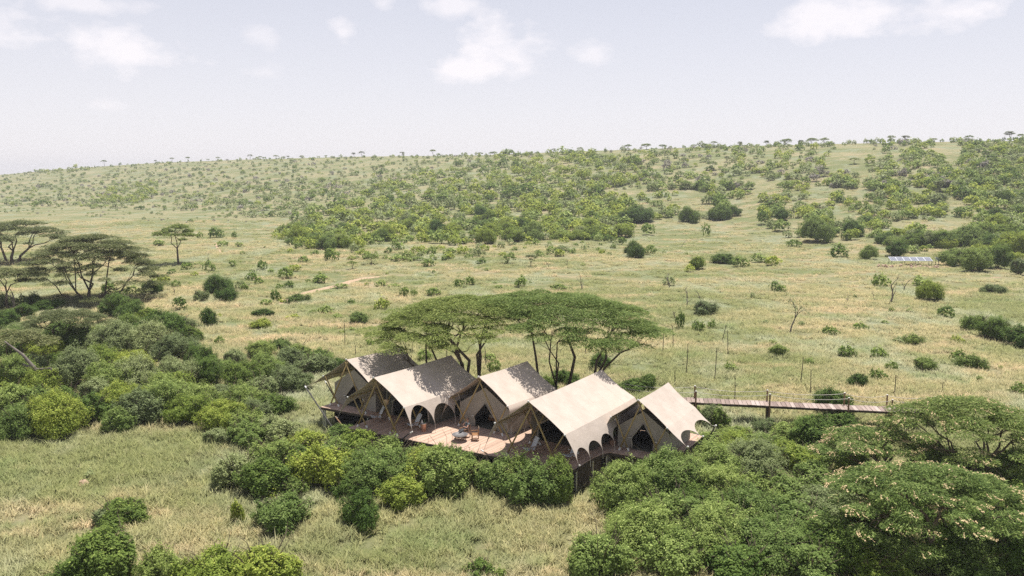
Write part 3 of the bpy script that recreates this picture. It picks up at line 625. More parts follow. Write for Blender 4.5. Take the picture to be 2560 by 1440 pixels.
# ------------------------------------------------------------------ acacias
def acacia(name, base, stems, crown_c, rx, ry, dome, npad, padr, nspray, sl, sw, mat, seed, label=None, group=None, droop=.25, thick=.16, tr=.2, crown_rot=0.0, tilt=(0, 0), low=0.0, fk=(.42, .55)):
    """base: world foot. stems: list of (dx, dy, radius) feet; crown_c: crown centre relative to base (rim height)."""
    rng = np.random.default_rng(seed); pads = []
    for i in range(npad):
        q = math.sqrt((i + .5) / npad); a = i * 2.39996 + rng.uniform(-.25, .25); q = min(1, q + rng.uniform(-.06, .06))
        x, y = rx * q * math.cos(a) * .9, ry * q * math.sin(a) * .9
        z = dome * (1 - q * q) + rng.uniform(-.22, .22) * (.5 + padr * .25) - droop * (q ** 4) + tilt[0] * x + tilt[1] * y
        if low and i % 3 == 1: z -= low * rng.uniform(.35, 1.0) * (.4 + .6 * q)
        pads.append((x, y, z, padr * rng.uniform(.7, 1.3) * (1 - .25 * q)))
    cr, sr = math.cos(crown_rot), math.sin(crown_rot)
    P = []; D = []; Nn = []
    for (x, y, z, r) in pads:
        n = int(nspray * (r / padr) ** 1.6); q = np.sqrt(rng.random(n)); a = rng.uniform(0, 6.283, n); el = 1 + .3 * math.sin(x * 3)
        px = r * q * np.cos(a) * el; py = r * q * np.sin(a); pz = r * .16 * (1 - q ** 2) + rng.normal(0, thick, n) * (1 - .6 * q)
        pts = np.stack([x + px, y + py, z + pz], -1); P.append(pts)
        oc = np.array([x, y, 0]) / max(rx, ry); dd = np.stack([px / r + oc[0] * .8, py / r + oc[1] * .8, .12 + 0 * px], -1) + rng.normal(0, .38, (n, 3)) * np.array([1, 1, .35]); D.append(dd)
        Nn.append(np.array([0, 0, 1.0]) + rng.normal(0, .33, (n, 3)))
    P = np.concatenate(P); D = np.concatenate(D); Nn = np.concatenate(Nn)
    V, Q = leaf_quads(P, Nn, sl, sw, rng, D)
    Rm = np.array([[cr, sr, 0], [-sr, cr, 0], [0, 0, 1]]); V = V @ Rm + np.array(crown_c)
    root = empty(name, base)
    me = np_mesh('crown', V, Q, rng.random(len(Q))); me.materials.append(mat); link(bpy.data.objects.new('crown', me), root)
    if mat is M['leaf_flowering']:
        BP = []
        for i in range(300):
            x, y, z, r = pads[rng.integers(len(pads))]; a = math.atan2(y, x) + rng.normal(0, .7); q0 = rng.uniform(.35, .9); n = rng.integers(4, 11)
            for j in range(n): q = q0 + j * .06; BP.append((x + r * q * math.cos(a + j * .04), y + r * q * math.sin(a + j * .04), z + r * .16 * (1 - q * q) + .10 + rng.normal(0, .03)))
        BP = np.array(BP); V2, Q2 = leaf_quads(BP, rng.normal(size=BP.shape) * .6 + np.array([0, -.2, 1]),   .10, .075, rng); V2 = V2 @ Rm + np.array(crown_c); m2 = np_mesh('blossoms', V2, Q2); m2.materials.append(M['cream']); link(bpy.data.objects.new('blossoms', m2), root)
    mb = MB(); fork = []
    for (dx, dy, r) in stems:
        hx = crown_c[0] * .35 + dx * 2.3; hy = crown_c[1] * .35 + dy * 2.3; hz = crown_c[2] * rng.uniform(*fk)
        mb.tube([(dx, dy, -.3), (dx * 1.3 + rng.normal() * .2, dy * 1.3, hz * .45), (hx, hy, hz)], [r * 1.25, r, r * .8], 8); fork.append(((hx, hy, hz), r * .8))
    loads = {}
    padw = [np.array([x * cr - y * sr, x * sr + y * cr, z]) + np.array(crown_c) for x, y, z, r in pads]
    # a few crooked limbs rise from the forks; every other pad hangs on twigs from the nearest limb
    nprim = max(3, min(npad, len(stems) * 3 if len(stems) < 4 else len(stems) * 2)); prims = []
    for q_ in range(nprim):
        want = 2 * math.pi * (q_ + .3) / nprim; rad = (.42, .72)[q_ % 2]
        tgt = np.array([rx * rad * math.cos(want), ry * rad * math.sin(want)]); prims.append(int(np.argmin([np.hypot(p_[0] - tgt[0], p_[1] - tgt[1]) for p_ in pads])))
    prims = list(dict.fromkeys(prims))
    for k in prims + [q_ for q_ in range(len(pads)) if q_ not in prims]:
        pc = padw[k]
        j = int(np.argmin([np.hypot(f_[0][0] - pc[0] * .5, f_[0][1] - pc[1] * .5) for f_ in fork])); f, fr = fork[j]; f = np.array(f); e = pc - np.array([0, 0, pads[k][3] * .10])
        if k in prims:
            src, r0 = f, fr * .66; dv = e - src; wob = .28 * min(1.6, padr)
            m1 = src + dv * np.array([.24, .24, .36]) + rng.normal(0, wob, 3) * np.array([1, 1, .3]); mm = src + dv * np.array([.46, .46, .62]) + rng.normal(0, wob, 3) * np.array([1, 1, .3]); m2 = src + dv * np.array([.74, .74, .84]) + rng.normal(0, wob * .7, 3) * np.array([1, 1, .3])
            mb.tube([src, m1, mm, m2, e], [r0, r0 * .85, r0 * .66, r0 * .45, r0 * .2], 6); loads.setdefault(0, []).append((mm, m2, r0 * .5))
        else:
            nb = min(loads[0], key=lambda L: np.linalg.norm(L[1] - pc)); src = nb[0] if rng.random() < .35 else nb[1]; r0 = max(.018, nb[2] * .55); dv = e - src
            m1 = src + dv * np.array([.38, .38, .30]) + rng.normal(0, .16, 3) * min(1, padr); m2 = src + dv * np.array([.70, .70, .72]) + rng.normal(0, .16, 3) * min(1, padr); mb.tube([src, m1, m2, e], [r0, r0 * .75, r0 * .5, r0 * .25], 5)
        for t in range(4):
            a = rng.uniform(0, 6.28); R = pads[k][3] * rng.uniform(.55, .95)
            mb.tube([m2 + (e - m2) * rng.uniform(.2, .8), e + np.array([math.cos(a) * R * .5, math.sin(a) * R * .5, .02]), e + np.array([math.cos(a) * R, math.sin(a) * R, .08])], [r0 * .25, r0 * .16, r0 * .06], 4)
    mb.build('trunk', M['bark'], root, smooth=True)
    return tag(root, label, 'acacia tree', group)
GA = 'umbrella acacia trees'
def gpt(x, y): return (x, y, gz(x, y) - .05)
def big_acacias():
    B = gpt(-3.2, 66.5)
    acacia('acacia_tree', B, [(0, 0, .30), (.5, .2, .2), (-1.1, -.1, .19)], (-2.2, .5, 8.8), 7.3, 6.5, 1.1, 92, 1.75, 1080, .27, .065, M['leaf_acacia'], 1, 'broad flat-topped acacia behind the second and third tents, left of the twin pair', GA, .3, .11, .2, 0, (.16, .14), .5, (.30, .40))
    B = gpt(4.0, 67.4)
    acacia('acacia_tree', B, [(-.9, .2, .22), (.2, 0, .27), (1.1, -.1, .22), (-.3, -.3, .14)], (1.3, -.2, 9.0), 8.3, 7.2, 1.1, 100, 1.8, 1080, .27, .065, M['leaf_acacia'], 2, 'broad flat-topped acacia with many leaning stems behind the fourth tent', GA, .3, .11, .2, 0, (-.12, .14), .5, (.30, .40))
    def px(u, v): p = ground_hit(u, v); return (p[0], p[1], p[2] - .1)
    acacia('acacia_tree', px(222, 752), [(0, 0, .3), (1.0, .3, .28), (-1.1, .2, .22), (2.0, .6, .25), (-1.9, -.3, .2), (1.6, -.8, .2)], (0.6, 0, 6.2), 12.4, 9.5, 4.6, 120, 2.0, 600, .42, .12, M['leaf_acacia_grey'], 3, 'big spreading many-stemmed acacia on the plain at left', GA, 2.6, .2, .2, 0, (0, .03), 2.2, (.12, .3))
    acacia('acacia_tree', px(30, 655), [(0, 0, .35), (1.4, .4, .3), (-1.2, 0, .28)], (1.5, 0, 6.4), 13.5, 9, 3.2, 50, 2.5, 420, .6, .18, M['leaf_acacia_grey'], 4, 'dark spreading acacia at the left edge, farther back', GA, .8, .25, .2, 0, (0, 0), 2.4)
    acacia('acacia_tree', px(446, 660), [(0, 0, .24)], (-.2, 0, 7.0), 4.6, 4.2, 2.2, 20, 1.7, 480, .5, .16, M['leaf_acacia'], 5, 'lone slender umbrella acacia standing on the open plain', GA, .3, .25, .2, 0, (0, 0), 1.2)
    acacia('acacia_tree', px(120, 885), [(0, 0, .18), (.3, .2, .13)], (2.4, .2, 4.0), 5.2, 3.8, 1.0, 36, 1.3, 560, .30, .08, M['leaf_acacia_grey'], 6, 'low grey-green acacia leaning over the left thicket', GA, .35, .14)
    acacia('acacia_tree', px(20, 940), [(0, 0, .16), (.3, .1, .12)], (.5, 0, 3.6), 4.6, 3.4, .9, 18, 1.5, 400, .36, .1, M['leaf_acacia_grey'], 16, 'low pale acacia in the thicket at the left edge', GA, .35, .14)
    acacia('acacia_tree', px(20, 770), [(0, 0, .2)], (0, 0, 5.2), 5.0, 4.0, 1.0, 18, 1.7, 330, .5, .14, M['leaf_acacia_grey'], 17, 'faded brownish acacia at the left edge beside the many-stemmed one', GA, .35, .16)
    # the right-hand group
    acacia('acacia_tree', px(2440, 1235), [(0, 0, .2), (.5, .1, .17), (-.3, .3, .13)], (-.6, .6, 4.3), 6.0, 4.8, 1.6, 64, 1.25, 640, .25, .065, M['leaf_flowering'], 7, 'large layered acacia at the right edge beyond the bridge end', GA, .5, .12, .2, 0, (0, .02), 1.8)
    acacia('acacia_tree', px(2215, 1220), [(0, 0, .14), (-.5, .1, .10)], (-.9, .2, 3.0), 3.8, 3.0, .8, 32, 1.0, 560, .23, .06, M['leaf_flowering'], 8, 'small right-hand acacia with thin crooked trunk below the bridge', GA, .3, .1, .2, 0, (0, 0), .9)
    acacia('acacia_tree', px(2330, 1420), [(0, 0, .2), (.5, .2, .15)], (-.3, .2, 3.9), 6.0, 4.4, 1.2, 70, 1.05, 620, .22, .06, M['leaf_flowering'], 9, 'spreading acacia dotted with cream flowers at lower right', GA, .4, .11, .2, 0, (0, .02), 1.7)
big_acacias()

def small_acacias():
    rng = random.Random(9); protos = []
    for k in range(5):
        r = acacia('acacia_tree', (0, 0, 0), [(0, 0, .16)], (rng.uniform(-.6, .6), 0, (2.9, 3.6, 2.4, 3.2, 4.2)[k]), (2.9, 2.4, 3.4, 2.0, 2.7)[k], (2.6, 2.2, 3, 1.9, 2.4)[k], (.8, .9, .9, 1.2, .8)[k], (11, 10, 13, 9, 11)[k], 1.2, 80, .7, .3, M['leaf_acacia_grey' if k % 2 else 'leaf_acacia'], 40 + k, 'x', 'acacias dotted over the hills')
        protos.append((r, list(r.children)))
    spots = []
    # skyline left to right, then the slopes
    sky = [(75, 440), (262, 412), (388, 406), (430, 404), (470, 402), (520, 402), (545, 401), (625, 398), (650, 397), (690, 396), (720, 395), (755, 394), (815, 392), (885, 391), (905, 392), (1005, 389), (1083, 388), (1200, 388), (1235, 388), (1385, 380), (1450, 378), (1570, 374), (1617, 372), (1655, 371), (1735, 368), (1785, 367), (1850, 366), (1915, 365), (1968, 363), (2000, 362), (2030, 361), (2060, 360), (2170, 358), (2225, 357), (2262, 356), (2335, 354), (2422, 352), (2525, 351), (2552, 350)]
    slope = [(1490, 458), (1520, 415), (1712, 473), (1780, 425), (1600, 420), (2180, 425), (1925, 523), (2350, 480), (2390, 440), (1880, 430), (2135, 410), (1660, 400), (560, 440), (690, 430), (270, 450), (840, 460), (420, 455), (1030, 475), (955, 430), (2480, 430), (1815, 405), (2060, 440)]
    mid = [(930, 661), (881, 673), (1270, 660), (1327, 668)]
    for (u, v) in sky: spots.append((u, v + 2, rng.uniform(.7, 1.35), 'sky'))
    for (u, v) in slope: spots.append((u, v, rng.uniform(.7, 1.2), 'slope'))
    for (u, v) in mid: spots.append((u, v, .62 if u > 900 else .5, 'mid'))
    used = set(); ns = {'sky': 0, 'slope': 0, 'mid': 0}
    spots = [s for s in spots]; seq = sorted([s for s in spots if s[3] == 'slope'], key=lambda s: s[0])
    words = lambda n: ['first', 'second', 'third', 'fourth', 'fifth', 'sixth', 'seventh', 'eighth', 'ninth', 'tenth', 'eleventh', 'twelfth', 'thirteenth', 'fourteenth', 'fifteenth', 'sixteenth', 'seventeenth', 'eighteenth', 'nineteenth', 'twentieth'][n] if n < 20 else (('twenty', 'thirty')[n // 10 - 2] + '-' + ['zeroth', 'first', 'second', 'third', 'fourth', 'fifth', 'sixth', 'seventh', 'eighth', 'ninth', 'tenth'][n % 10 + 1])
    midl = ['slim small tree standing right of its rounder neighbour above the dirt path', 'round little tree with a bare stem above the dirt path', 'grey sparse small acacia alone above the twin acacias', 'flat dark low acacia right of the grey sparse one']
    order_ = [s for s in spots if s[3] == 'sky'] + seq + [s for s in spots if s[3] == 'mid']
    for (u, v, s, kd) in order_:
        p = ground_hit(u, v)
        w = 0
        while p is None and w < 12: w += 1; p = ground_hit(u, v + w)
        if p is None: continue
        k = rng.randrange(5); r0, ch = protos[k]
        if k not in used: r = r0; used.add(k)
        else:
            r = r0.copy(); COL.objects.link(r)
            for c in ch: d = c.copy(); COL.objects.link(d); d.parent = r
        r.location = (p[0], p[1], p[2] - .1); r.scale = (s, s, s * rng.uniform(.85, 1.1)); r.rotation_euler = (0, 0, rng.uniform(0, 6.28)); n = ns[kd]; ns[kd] += 1
        if kd == 'sky': r['label'] = f'small flat-topped acacia on the skyline, {words(n)} from the left'
        elif kd == 'slope': r['label'] = f'small flat-topped acacia on the slopes below the skyline, {words(n)} from the left'
        else: r['label'] = midl[n]
    for k in range(5):
        if k not in used:
            for c in protos[k][1]: bpy.data.objects.remove(c)
            bpy.data.objects.remove(protos[k][0])
small_acacias()

# ------------------------------------------------------------------ dead trees and snags
def dead_tree(u, v, hpx, seed, label, lean=0.0, n=5, thick=1.0, leafy=None):
    p = ground_hit(u, v); m = ((p - CAMP) @ FWV) / F; h = hpx * m; rng = random.Random(seed); mb = MB()
    r0 = max(.045, h * .035) * thick; tips = []
    def grow(a, d, ln, r, dep):
        pts = [a]; rads = [r]; q = a
        for i in range(3):
            d = (d + Vector((rng.uniform(-.35, .35), rng.uniform(-.35, .35), rng.uniform(-.1, .18)))).normalized(); q = q + d * ln / 3; pts.append(q); rads.append(r * (1 - .22 * (i + 1)))
        mb.tube(pts, rads, 5); tips.append(q)
        if dep > 0:
            for k in range(n if dep == 2 else 2):
                t = rng.choice(pts[1:]); dd = (d + Vector((rng.uniform(-1, 1), rng.uniform(-1, 1), rng.uniform(-.1, .5)))).normalized(); grow(t, dd, ln * rng.uniform(.35, .6), r * .5, dep - 1)
    grow(Vector((0, 0, -.2)), Vector((lean, 0, 1)), h * .8, r0, 2)
    root = empty('dead_tree', p); mb.build('trunk', M['deadwood'], root)
    if leafy:
        R = np.random.default_rng(seed); P = []
        for t in tips: P.append(np.array(t) + R.normal(0, h * .07, (leafy, 3)))
        P = np.concatenate(P); V, Q = leaf_quads(P, R.normal(size=P.shape) + np.array([0, 0, .8]), .3, .13, R); me = np_mesh('sparse_leaves', V, Q, R.random(len(Q))); me.materials.append(M['leaf_o']); link(bpy.data.objects.new('sparse_leaves', me), root)
    tag(root, label, 'dead tree', 'bare and dead trees in the grass')
dead_tree(1674, 722, 48, 1, 'twisted dead snag beside a grey bush right of the twin acacias', .15, 3)
dead_tree(1715, 765, 46, 2, 'dead flat-topped sapling standing behind the leafy bush', 0, 5)
dead_tree(1753, 752, 40, 3, 'thin leaning bare stem rising from the olive bush', -.2, 1)
dead_tree(1692, 800, 40, 4, 'bent bare stick tree near the right tip of the acacia crown', -.25, 2)
dead_tree(1974, 833, 82, 5, 'lone bare sapling with sparse grey leaves on the open slope', .2, 4, .8, 9)
dead_tree(2118, 757, 26, 6, 'broken dark stump left of the forked dead tree', 0, 1, 1.8)
dead_tree(2225, 757, 62, 7, 'forked dead tree with crooked branches below the solar panels', .35, 4, 1.3)
dead_tree(2192, 752, 26, 8, 'low fallen dead bough beside the forked dead tree', -.6, 3)
dead_tree(2260, 728, 44, 9, 'thin dead stem standing behind the forked dead tree', 0, 2)
dead_tree(1455, 727, 40, 10, 'small bare tree above the right acacia crown', -.1, 4, 1, 3)
dead_tree(1415, 668, 28, 11, 'curved bare stick in the grass, rightmost of a row', .35, 1)
dead_tree(1373, 668, 22, 12, 'low forked dead branch between two small trees', -.3, 3)
dead_tree(1236, 645, 20, 13, 'dark short snag left of the grey sparse acacia', 0, 2)
dead_tree(525, 655, 26, 14, 'leaning bare stick right of the lone umbrella acacia', -.3, 1)
dead_tree(435, 738, 26, 15, 'dark dead stub beside the round bush at left', 0, 1, 1.6)
dead_tree(35, 775, 60, 16, 'twisted pale dead trunk at the left edge', .2, 3, 1.4)
dead_tree(1700, 590 + 30, 0.0 + 24, 17, 'low dead branch lying on the grass below the far thicket', .9, 2)
dead_tree(1925, 520, 34, 18, 'bare branching tree on the right slope', 0, 6)
def fallen_branch():
    mb = MB(); a = ground_hit(130, 985); m = ((a - CAMP) @ FWV) / F; A = Vector(a)
    def P(u, v, up): q = A + Vector(((u - 130) * m, -.4, up)); return q
    zz = lambda v: (985 - v) * m * .97
    mb.tube([P(135, 985, 0), P(105, 925, zz(925)), P(72, 880, zz(880)), P(30, 845, zz(845))], [.22, .19, .14, .06], 7)
    mb.tube([P(70, 905, zz(905)), P(105, 918, zz(918)), P(138, 915, zz(915)), P(145, 930, zz(930))], [.09, .12, .1, .04], 6)
    mb.tube([P(98, 908, zz(908)), P(100, 930, zz(930)), P(108, 950, zz(950))], [.11, .1, .05], 6)
    o = mb.build('dead_branch', M['deadwood'], smooth=True); tag(o, 'fallen grey dead branch sticking out of the left thicket', 'branch')
fallen_branch()

# ------------------------------------------------------------------ timber deck
DZ = 2.0
def build_deck():
    root = empty('timber_deck', (-3, 58, 0)); root['label'] = 'long raised timber deck on posts carrying all five tents'; root['category'] = 'deck'
    off = Vector((-3, 58, 0)); an = math.radians(34.6); e = (math.sin(an), math.cos(an)); r = (e[1], -e[0])
    loc = [(p[0] * r[0] + p[1] * r[1], p[0] * e[0] + p[1] * e[1]) for p in DECK]
    def clip(P, ax, val, keep_less):
        out = []
        for i in range(len(P)):
            a, b = P[i], P[(i + 1) % len(P)]; ia = (a[ax] <= val) == keep_less; ib = (b[ax] <= val) == keep_less
            if ia: out.append(a)
            if ia != ib:
                t = (val - a[ax]) / (b[ax] - a[ax]); out.append((a[0] + (b[0] - a[0]) * t, a[1] + (b[1] - a[1]) * t))
        return out
    x = min(p[0] for p in loc); x1 = max(p[0] for p in loc); mb = MB(); rng = random.Random(4)
    while x < x1:
        P = clip(clip(loc, 0, x + .148, True), 0, x + .006, False); x += .154
        # a board crosses the outline along its length: take its extent as one or two runs
        if len(P) < 3: continue
        ys = sorted(p[1] for p in P); tint = rng.random(); W = [Vector((p[0] * r[0] + p[1] * e[0], p[0] * r[1] + p[1] * e[1], DZ)) - off for p in P]
        n = len(W); z = rng.uniform(-.004, .004)
        vs = [w + Vector((0, 0, z)) for w in W] + [w + Vector((0, 0, z - .04)) for w in W]
        mb.add(vs, [tuple(range(n)), tuple(range(2 * n - 1, n - 1, -1))] + [(i, i + n, (i + 1) % n + n, (i + 1) % n) for i in range(n)], tint)
    o = mb.build('boards', M['deck'], root, tint=True); o['kind'] = 'stuff'
    # make sure boards face up
    mb = MB()
    for a, b in zip(DECK, DECK[1:] + DECK[:1]):
        a3 = Vector((*a, DZ - .13)) - off; b3 = Vector((*b, DZ - .13)) - off
        d = (b3 - a3).normalized(); mb.bar(a3 - d * .01, b3 + d * .01, .05, .17)
    mb.build('edge_beam', M['beam'], root)
    # joists and posts
    mb = MB(); ylo = min(p[1] for p in loc); yhi = max(p[1] for p in loc); pts = []
    yy = ylo + .4
    x0 = min(p[0] for p in loc)
    xs = np.arange(x0 + .5, x1, 2.2)
    for xx in xs:
        for yv in np.arange(ylo + .5, yhi, 2.4):
            wx, wy = xx * r[0] + yv * e[0], xx * r[1] + yv * e[1]
            if inpoly(wx, wy, DECK): pts.append((wx, wy))
    for a in [(-15.5, 64.6), (-12.2, 59.2), (-8.2, 56.95), (-4.8, 55.1), (-1.2, 53.1), (3.2, 50.45), (4.25, 50.95), (6.6, 53.85), (8.3, 53.1), (-11.6, 62.6)]: pts.append(a)
    pm = MB(); pm.tube([(0, 0, 0), (0, 0, 1)], .075, 8); me = pm.mesh('post'); me.materials.append(M['steel'])
    for (wx, wy) in pts:
        g = gz(wx, wy) - .2; q = bpy.data.objects.new('post', me); link(q, root); q.location = Vector((wx, wy, g)) - off; q.scale = (1, 1, DZ - .1 - g)
    # reed screens at right; elsewhere near-black slats paint the shade under the deck
    def screen(a, b, inset, mat):
        a = Vector((*a, 0)); b = Vector((*b, 0)); d = (b - a); L = d.length; d.normalize(); nrm = Vector((-d.y, d.x, 0)); mb = MB(); x = 0
        while x < L:
            p = a + d * x + nrm * inset; g = gz(p.x, p.y) - .15; mb.bar(p + Vector((0, 0, g)) - off, p + Vector((0, 0, DZ - .24)) - off, .06, .03, rng.random()); x += .068
        mb.build('deck_screen', mat, root)
    M['reed'] = simple('deck_screen', (.095, .078, .06), (.17, .14, .11), 6, .95, .05, (1, 1, .2))
    screen((4.3, 50.8), (6.6, 53.75), .5, M['reed']); screen((6.9, 53.6), (10.4, 51.7), .6, M['reed'])
    screen((-15.2, 64.4), (-10.9, 62.0), .8, M['deck_shade']); screen((-12.3, 59.2), (-1.4, 53.1), 1.2, M['deck_shade']); screen((-.8, 52.9), (3.1, 50.35), .8, M['deck_shade'])
build_deck()

# ------------------------------------------------------------------ tents
TENTS = {
 1: dict(x=-13.47, y=63.95, a=36.3, h=4.2, L=6.35, left=('ext', -2.9, -1.80, -4.75, -2.93, [0, 1.65, 3.3, 4.9, 6.35], .32), right=('skirt', 2.85, -1.8, 3.1, -2.4, [0, 2.1, 4.2, 6.35], .3), frames=[.0, 5.9], inner=(.8, 2.45, 1.75, 3.2, 1.9)),
 2: dict(x=-10.25, y=58.05, a=34.6, h=4.2, L=9.13, left=('skirt', -2.78, -1.92, -3.95, -3.75, [0, 2.7, 5.3, 7.5, 9.13], .75), right=('skirt', 2.98, -1.80, 3.75, -3.5, [0, 2.5, 4.9, 7.2, 9.13], [.95, .72, .6, .6]), frames=[.25, 2.75, 8.6], inner=(4.0, 2.5, 1.8, 3.3, 2.3)),
 3: dict(x=-2.48, y=58.29, a=35.9, h=4.2, L=6.35, left=('skirt', -2.87, -2.02, -3.65, -3.65, [0, 3.0, 6.35], .82), right=('skirt', 2.68, -1.8, 2.85, -2.35, [0, 6.35], .15), frames=[.15, 5.9], inner=(.8, 2.5, 1.65, 3.2, 1.95)),
 4: dict(x=1.09, y=51.66, a=33.4, h=4.2, L=10.64, left=('skirt', -2.69, -1.93, -3.6, -3.95, [0, 2.6, 5.2, 7.8, 10.64], .82), right=('skirt', 2.80, -1.78, 3.81, -3.55, [0, 1.6, 3.4, 5.2, 7.0, 8.8, 10.64], .45), frames=[.35, 3.3, 10.1], inner=(4.4, 2.5, 1.8, 3.3, 2.3)),
 5: dict(x=8.59, y=53.05, a=31.9, h=3.9, L=5.6, left=('skirt', -2.02, -1.50, -2.75, -3.25, [0, 2.8, 5.6], .72), right=('ext', 2.12, -1.59, 3.5, -2.63, [0, 2.68, 5.3], .52), frames=[.35, 5.2], inner=(1.0, 1.9, 1.55, 2.85, 1.95)),
}
TLAB = {1: 'leftmost tent, pale canvas roof dappled by acacia shade, inner tent with pointed door', 2: 'second tent from left, open lounge with arched side skirt and hanging lamp',
        3: 'middle tent with pointed dark doorway behind the seated person', 4: 'largest tent, fourth from left, long plain sunlit roof with two skirt arches',
        5: 'smallest rightmost tent with roof stretched to pointed corners on outrigger poles'}
TROOT = {}
def build_tent(k):
    T = TENTS[k]; root = empty('safari_tent', (T['x'], T['y'], DZ), -math.radians(T['a'])); TROOT[k] = root
    tag(root, TLAB[k], 'tent', 'canvas safari tents on the deck'); L = T['L']; h = T['h']
    def sag(s, t, se): return -.07 * math.sin(math.pi * min(1, abs(s / se))) * (0.6 + .4 * math.sin(math.pi * t / L)) - .05 * math.sin(math.pi * t / L)
    mb = MB()
    for side in ('left', 'right'):
        kind, se, de, st, dt, tips, A = T[side]; nt = 40; ts = list(np.linspace(0, L, nt))
        rows = []
        for i in range(11):
            q = i / 10; row = []
            for t in ts:
                fr = .16 * math.sin(math.pi * q) * max(0, 1 - t / 1.2); bk = -.16 * math.sin(math.pi * q) * max(0, 1 - (L - t) / 1.2)
                row.append((se * q, t + fr + bk, h + de * q + sag(se * q, t, se)))
            rows.append(row if side == 'left' else row[::-1])
        mb.grid(rows)
        # skirt or stretched wing below the eave, cut into arches
        rows2 = None; cols = []
        end = tips[-1]
        for ia, (a, b) in enumerate(zip(tips[:-1], tips[1:])):
            for j in range(18):
                x = j / 18; c = .5 - .5 * math.cos(math.pi * x); cols.append((a + (b - a) * c, c, A[ia] if isinstance(A, list) else A))
        cols.append((end, 1.0, 0))
        G = [[] for _ in range(8)]
        for (t, x, Ai) in cols:
            w = max(0, 1 - (2 * x - 1) ** 2) ** .5; fb = 1 - Ai * w
            for i in range(8):
                q = i / 7 * fb; tt = t
                bulge = .07 * math.sin(math.pi * q) if kind == 'skirt' else -.05 * math.sin(math.pi * q)
                sgn = 1 if se > 0 else -1
                inw = (t - .5 * L) / (.5 * L); tt = t * (L / end) * (1 - q) + t * q
                G[i].append((se + (st - se) * q + sgn * bulge, tt, h + de + (dt - de) * q + (-.05 * math.sin(math.pi * t / L)) * (1 - q)))
        mb.grid(G if side == 'left' else [g[::-1] for g in G])
    mb.build('canopy', M['canvas'], root, smooth=False, solid=.014)
    sm = MB()
    for side in ('left', 'right'):
        kind, se, de, st, dt, tips, A = T[side]
        for t in np.arange(1.45, L - .6, 1.5):
            P_ = [[(se * q, t + o_, h + de * q + sag(se * q, t, se) + .011) for o_ in (-.035, .035)] for q in np.linspace(.01, .985, 12)]
            sm.grid(P_ if side == 'right' else [r_[::-1] for r_ in P_])
    sm.build('roof_seams', M['canvas'], root)
    # ridge pole and frames
    mb = MB(); mb.tube([(0, .02, h - .12), (0, L - .02, h - .12)], .055, 8); mb.build('ridge_pole', M['pole'], root, True)
    seL, deL = T['left'][1], T['left'][2]; seR, deR = T['right'][1], T['right'][2]
    wA = abs(seL) * .74; wC = abs(seL) * .42
    for t in T['frames']:
        for sg, se, de in ((-1, seL, deL), (1, seR, deR)):
            top = Vector((-sg * .12, t, h - .05 - .16)); foot = Vector((sg * wA, t, .02))
            m = MB(); m.tube([top, top + (foot - top) * .5, foot], [.055, .06, .066], 8); leg = m.build('pole', M['pole'], root, True)
            d = (top - foot).normalized(); m = MB(); m.tube([foot - d * .01, foot + d * .22], .078, 8); m.build('end_sleeve', M['paleend'], leg)
            top = Vector((se * .93, t + .05, h + de * .93 - .10)); foot = Vector((sg * wC, t + .13, .02))
            m = MB(); m.tube([top, top + (foot - top) * .5, foot], [.05, .055, .06], 8); leg = m.build('strut', M['pole'], root, True)
            d = (top - foot).normalized(); m = MB(); m.tube([foot - d * .01, foot + d * .22], .072, 8); m.build('end_sleeve', M['paleend'], leg)
    for se, de in ((seL, deL), (seR, deR)):
        m = MB(); m.tube([(se * .985, .05, h + de - .06), (se * .985, L - .05, h + de - .06)], .035, 6); m.build('eave_pole', M['pole'], root, True)
    # pale corner rings at the eaves and ridge
    for (s, t, z) in ((0, -.02, h + .02), (seL, -.02, h + deL), (seR, -.02, h + deR)):
        m = MB(); m.box((s, t, z), (.06, .04, .05)); m.build('corner_fitting', M['paleend'], root)
    # inner tent
    f, w, hw, hp, hd = T['inner']; b = L - .35; wide = k in (2, 4)
    dt_, ht = (1.05, .85) if not wide else (1.75, 1.2); dw = .95 if not wide else 1.8
    if k == 5: dt_, dw = .85, .78
    z0 = .03
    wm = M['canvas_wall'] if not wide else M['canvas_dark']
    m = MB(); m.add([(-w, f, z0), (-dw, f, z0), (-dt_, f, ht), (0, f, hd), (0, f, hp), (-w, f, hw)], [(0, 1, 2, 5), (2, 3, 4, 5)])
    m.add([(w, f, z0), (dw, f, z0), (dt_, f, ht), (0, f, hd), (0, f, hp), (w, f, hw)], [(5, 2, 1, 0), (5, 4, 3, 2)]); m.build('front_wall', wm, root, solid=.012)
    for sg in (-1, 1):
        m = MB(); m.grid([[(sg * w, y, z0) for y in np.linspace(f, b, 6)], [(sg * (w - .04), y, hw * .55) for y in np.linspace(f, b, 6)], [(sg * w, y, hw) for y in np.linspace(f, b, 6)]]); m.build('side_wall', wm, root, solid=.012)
        m = MB(); m.grid([[(sg * w, y, hw) for y in np.linspace(f, b, 6)], [(sg * w * .5, y, (hw + hp) / 2 - .04) for y in np.linspace(f, b, 6)], [(0.0, y, hp) for y in np.linspace(f, b, 6)]]); m.build('inner_roof', M['canvas_dark'], root, solid=.012)  # thin unseen roof, added to keep the inner tent dark
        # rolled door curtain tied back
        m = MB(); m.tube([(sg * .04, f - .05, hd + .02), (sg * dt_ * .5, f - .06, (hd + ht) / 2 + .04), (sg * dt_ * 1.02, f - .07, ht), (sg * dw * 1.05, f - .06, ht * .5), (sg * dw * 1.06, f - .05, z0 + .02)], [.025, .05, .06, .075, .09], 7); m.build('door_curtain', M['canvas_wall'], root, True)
        m = MB(); m.bar((sg * dt_ * .96, f - .12, ht + .02), (sg * (dt_ + .22), f - .09, ht - .04), .02, .045); m.build('curtain_tie', M['paleend'], root)
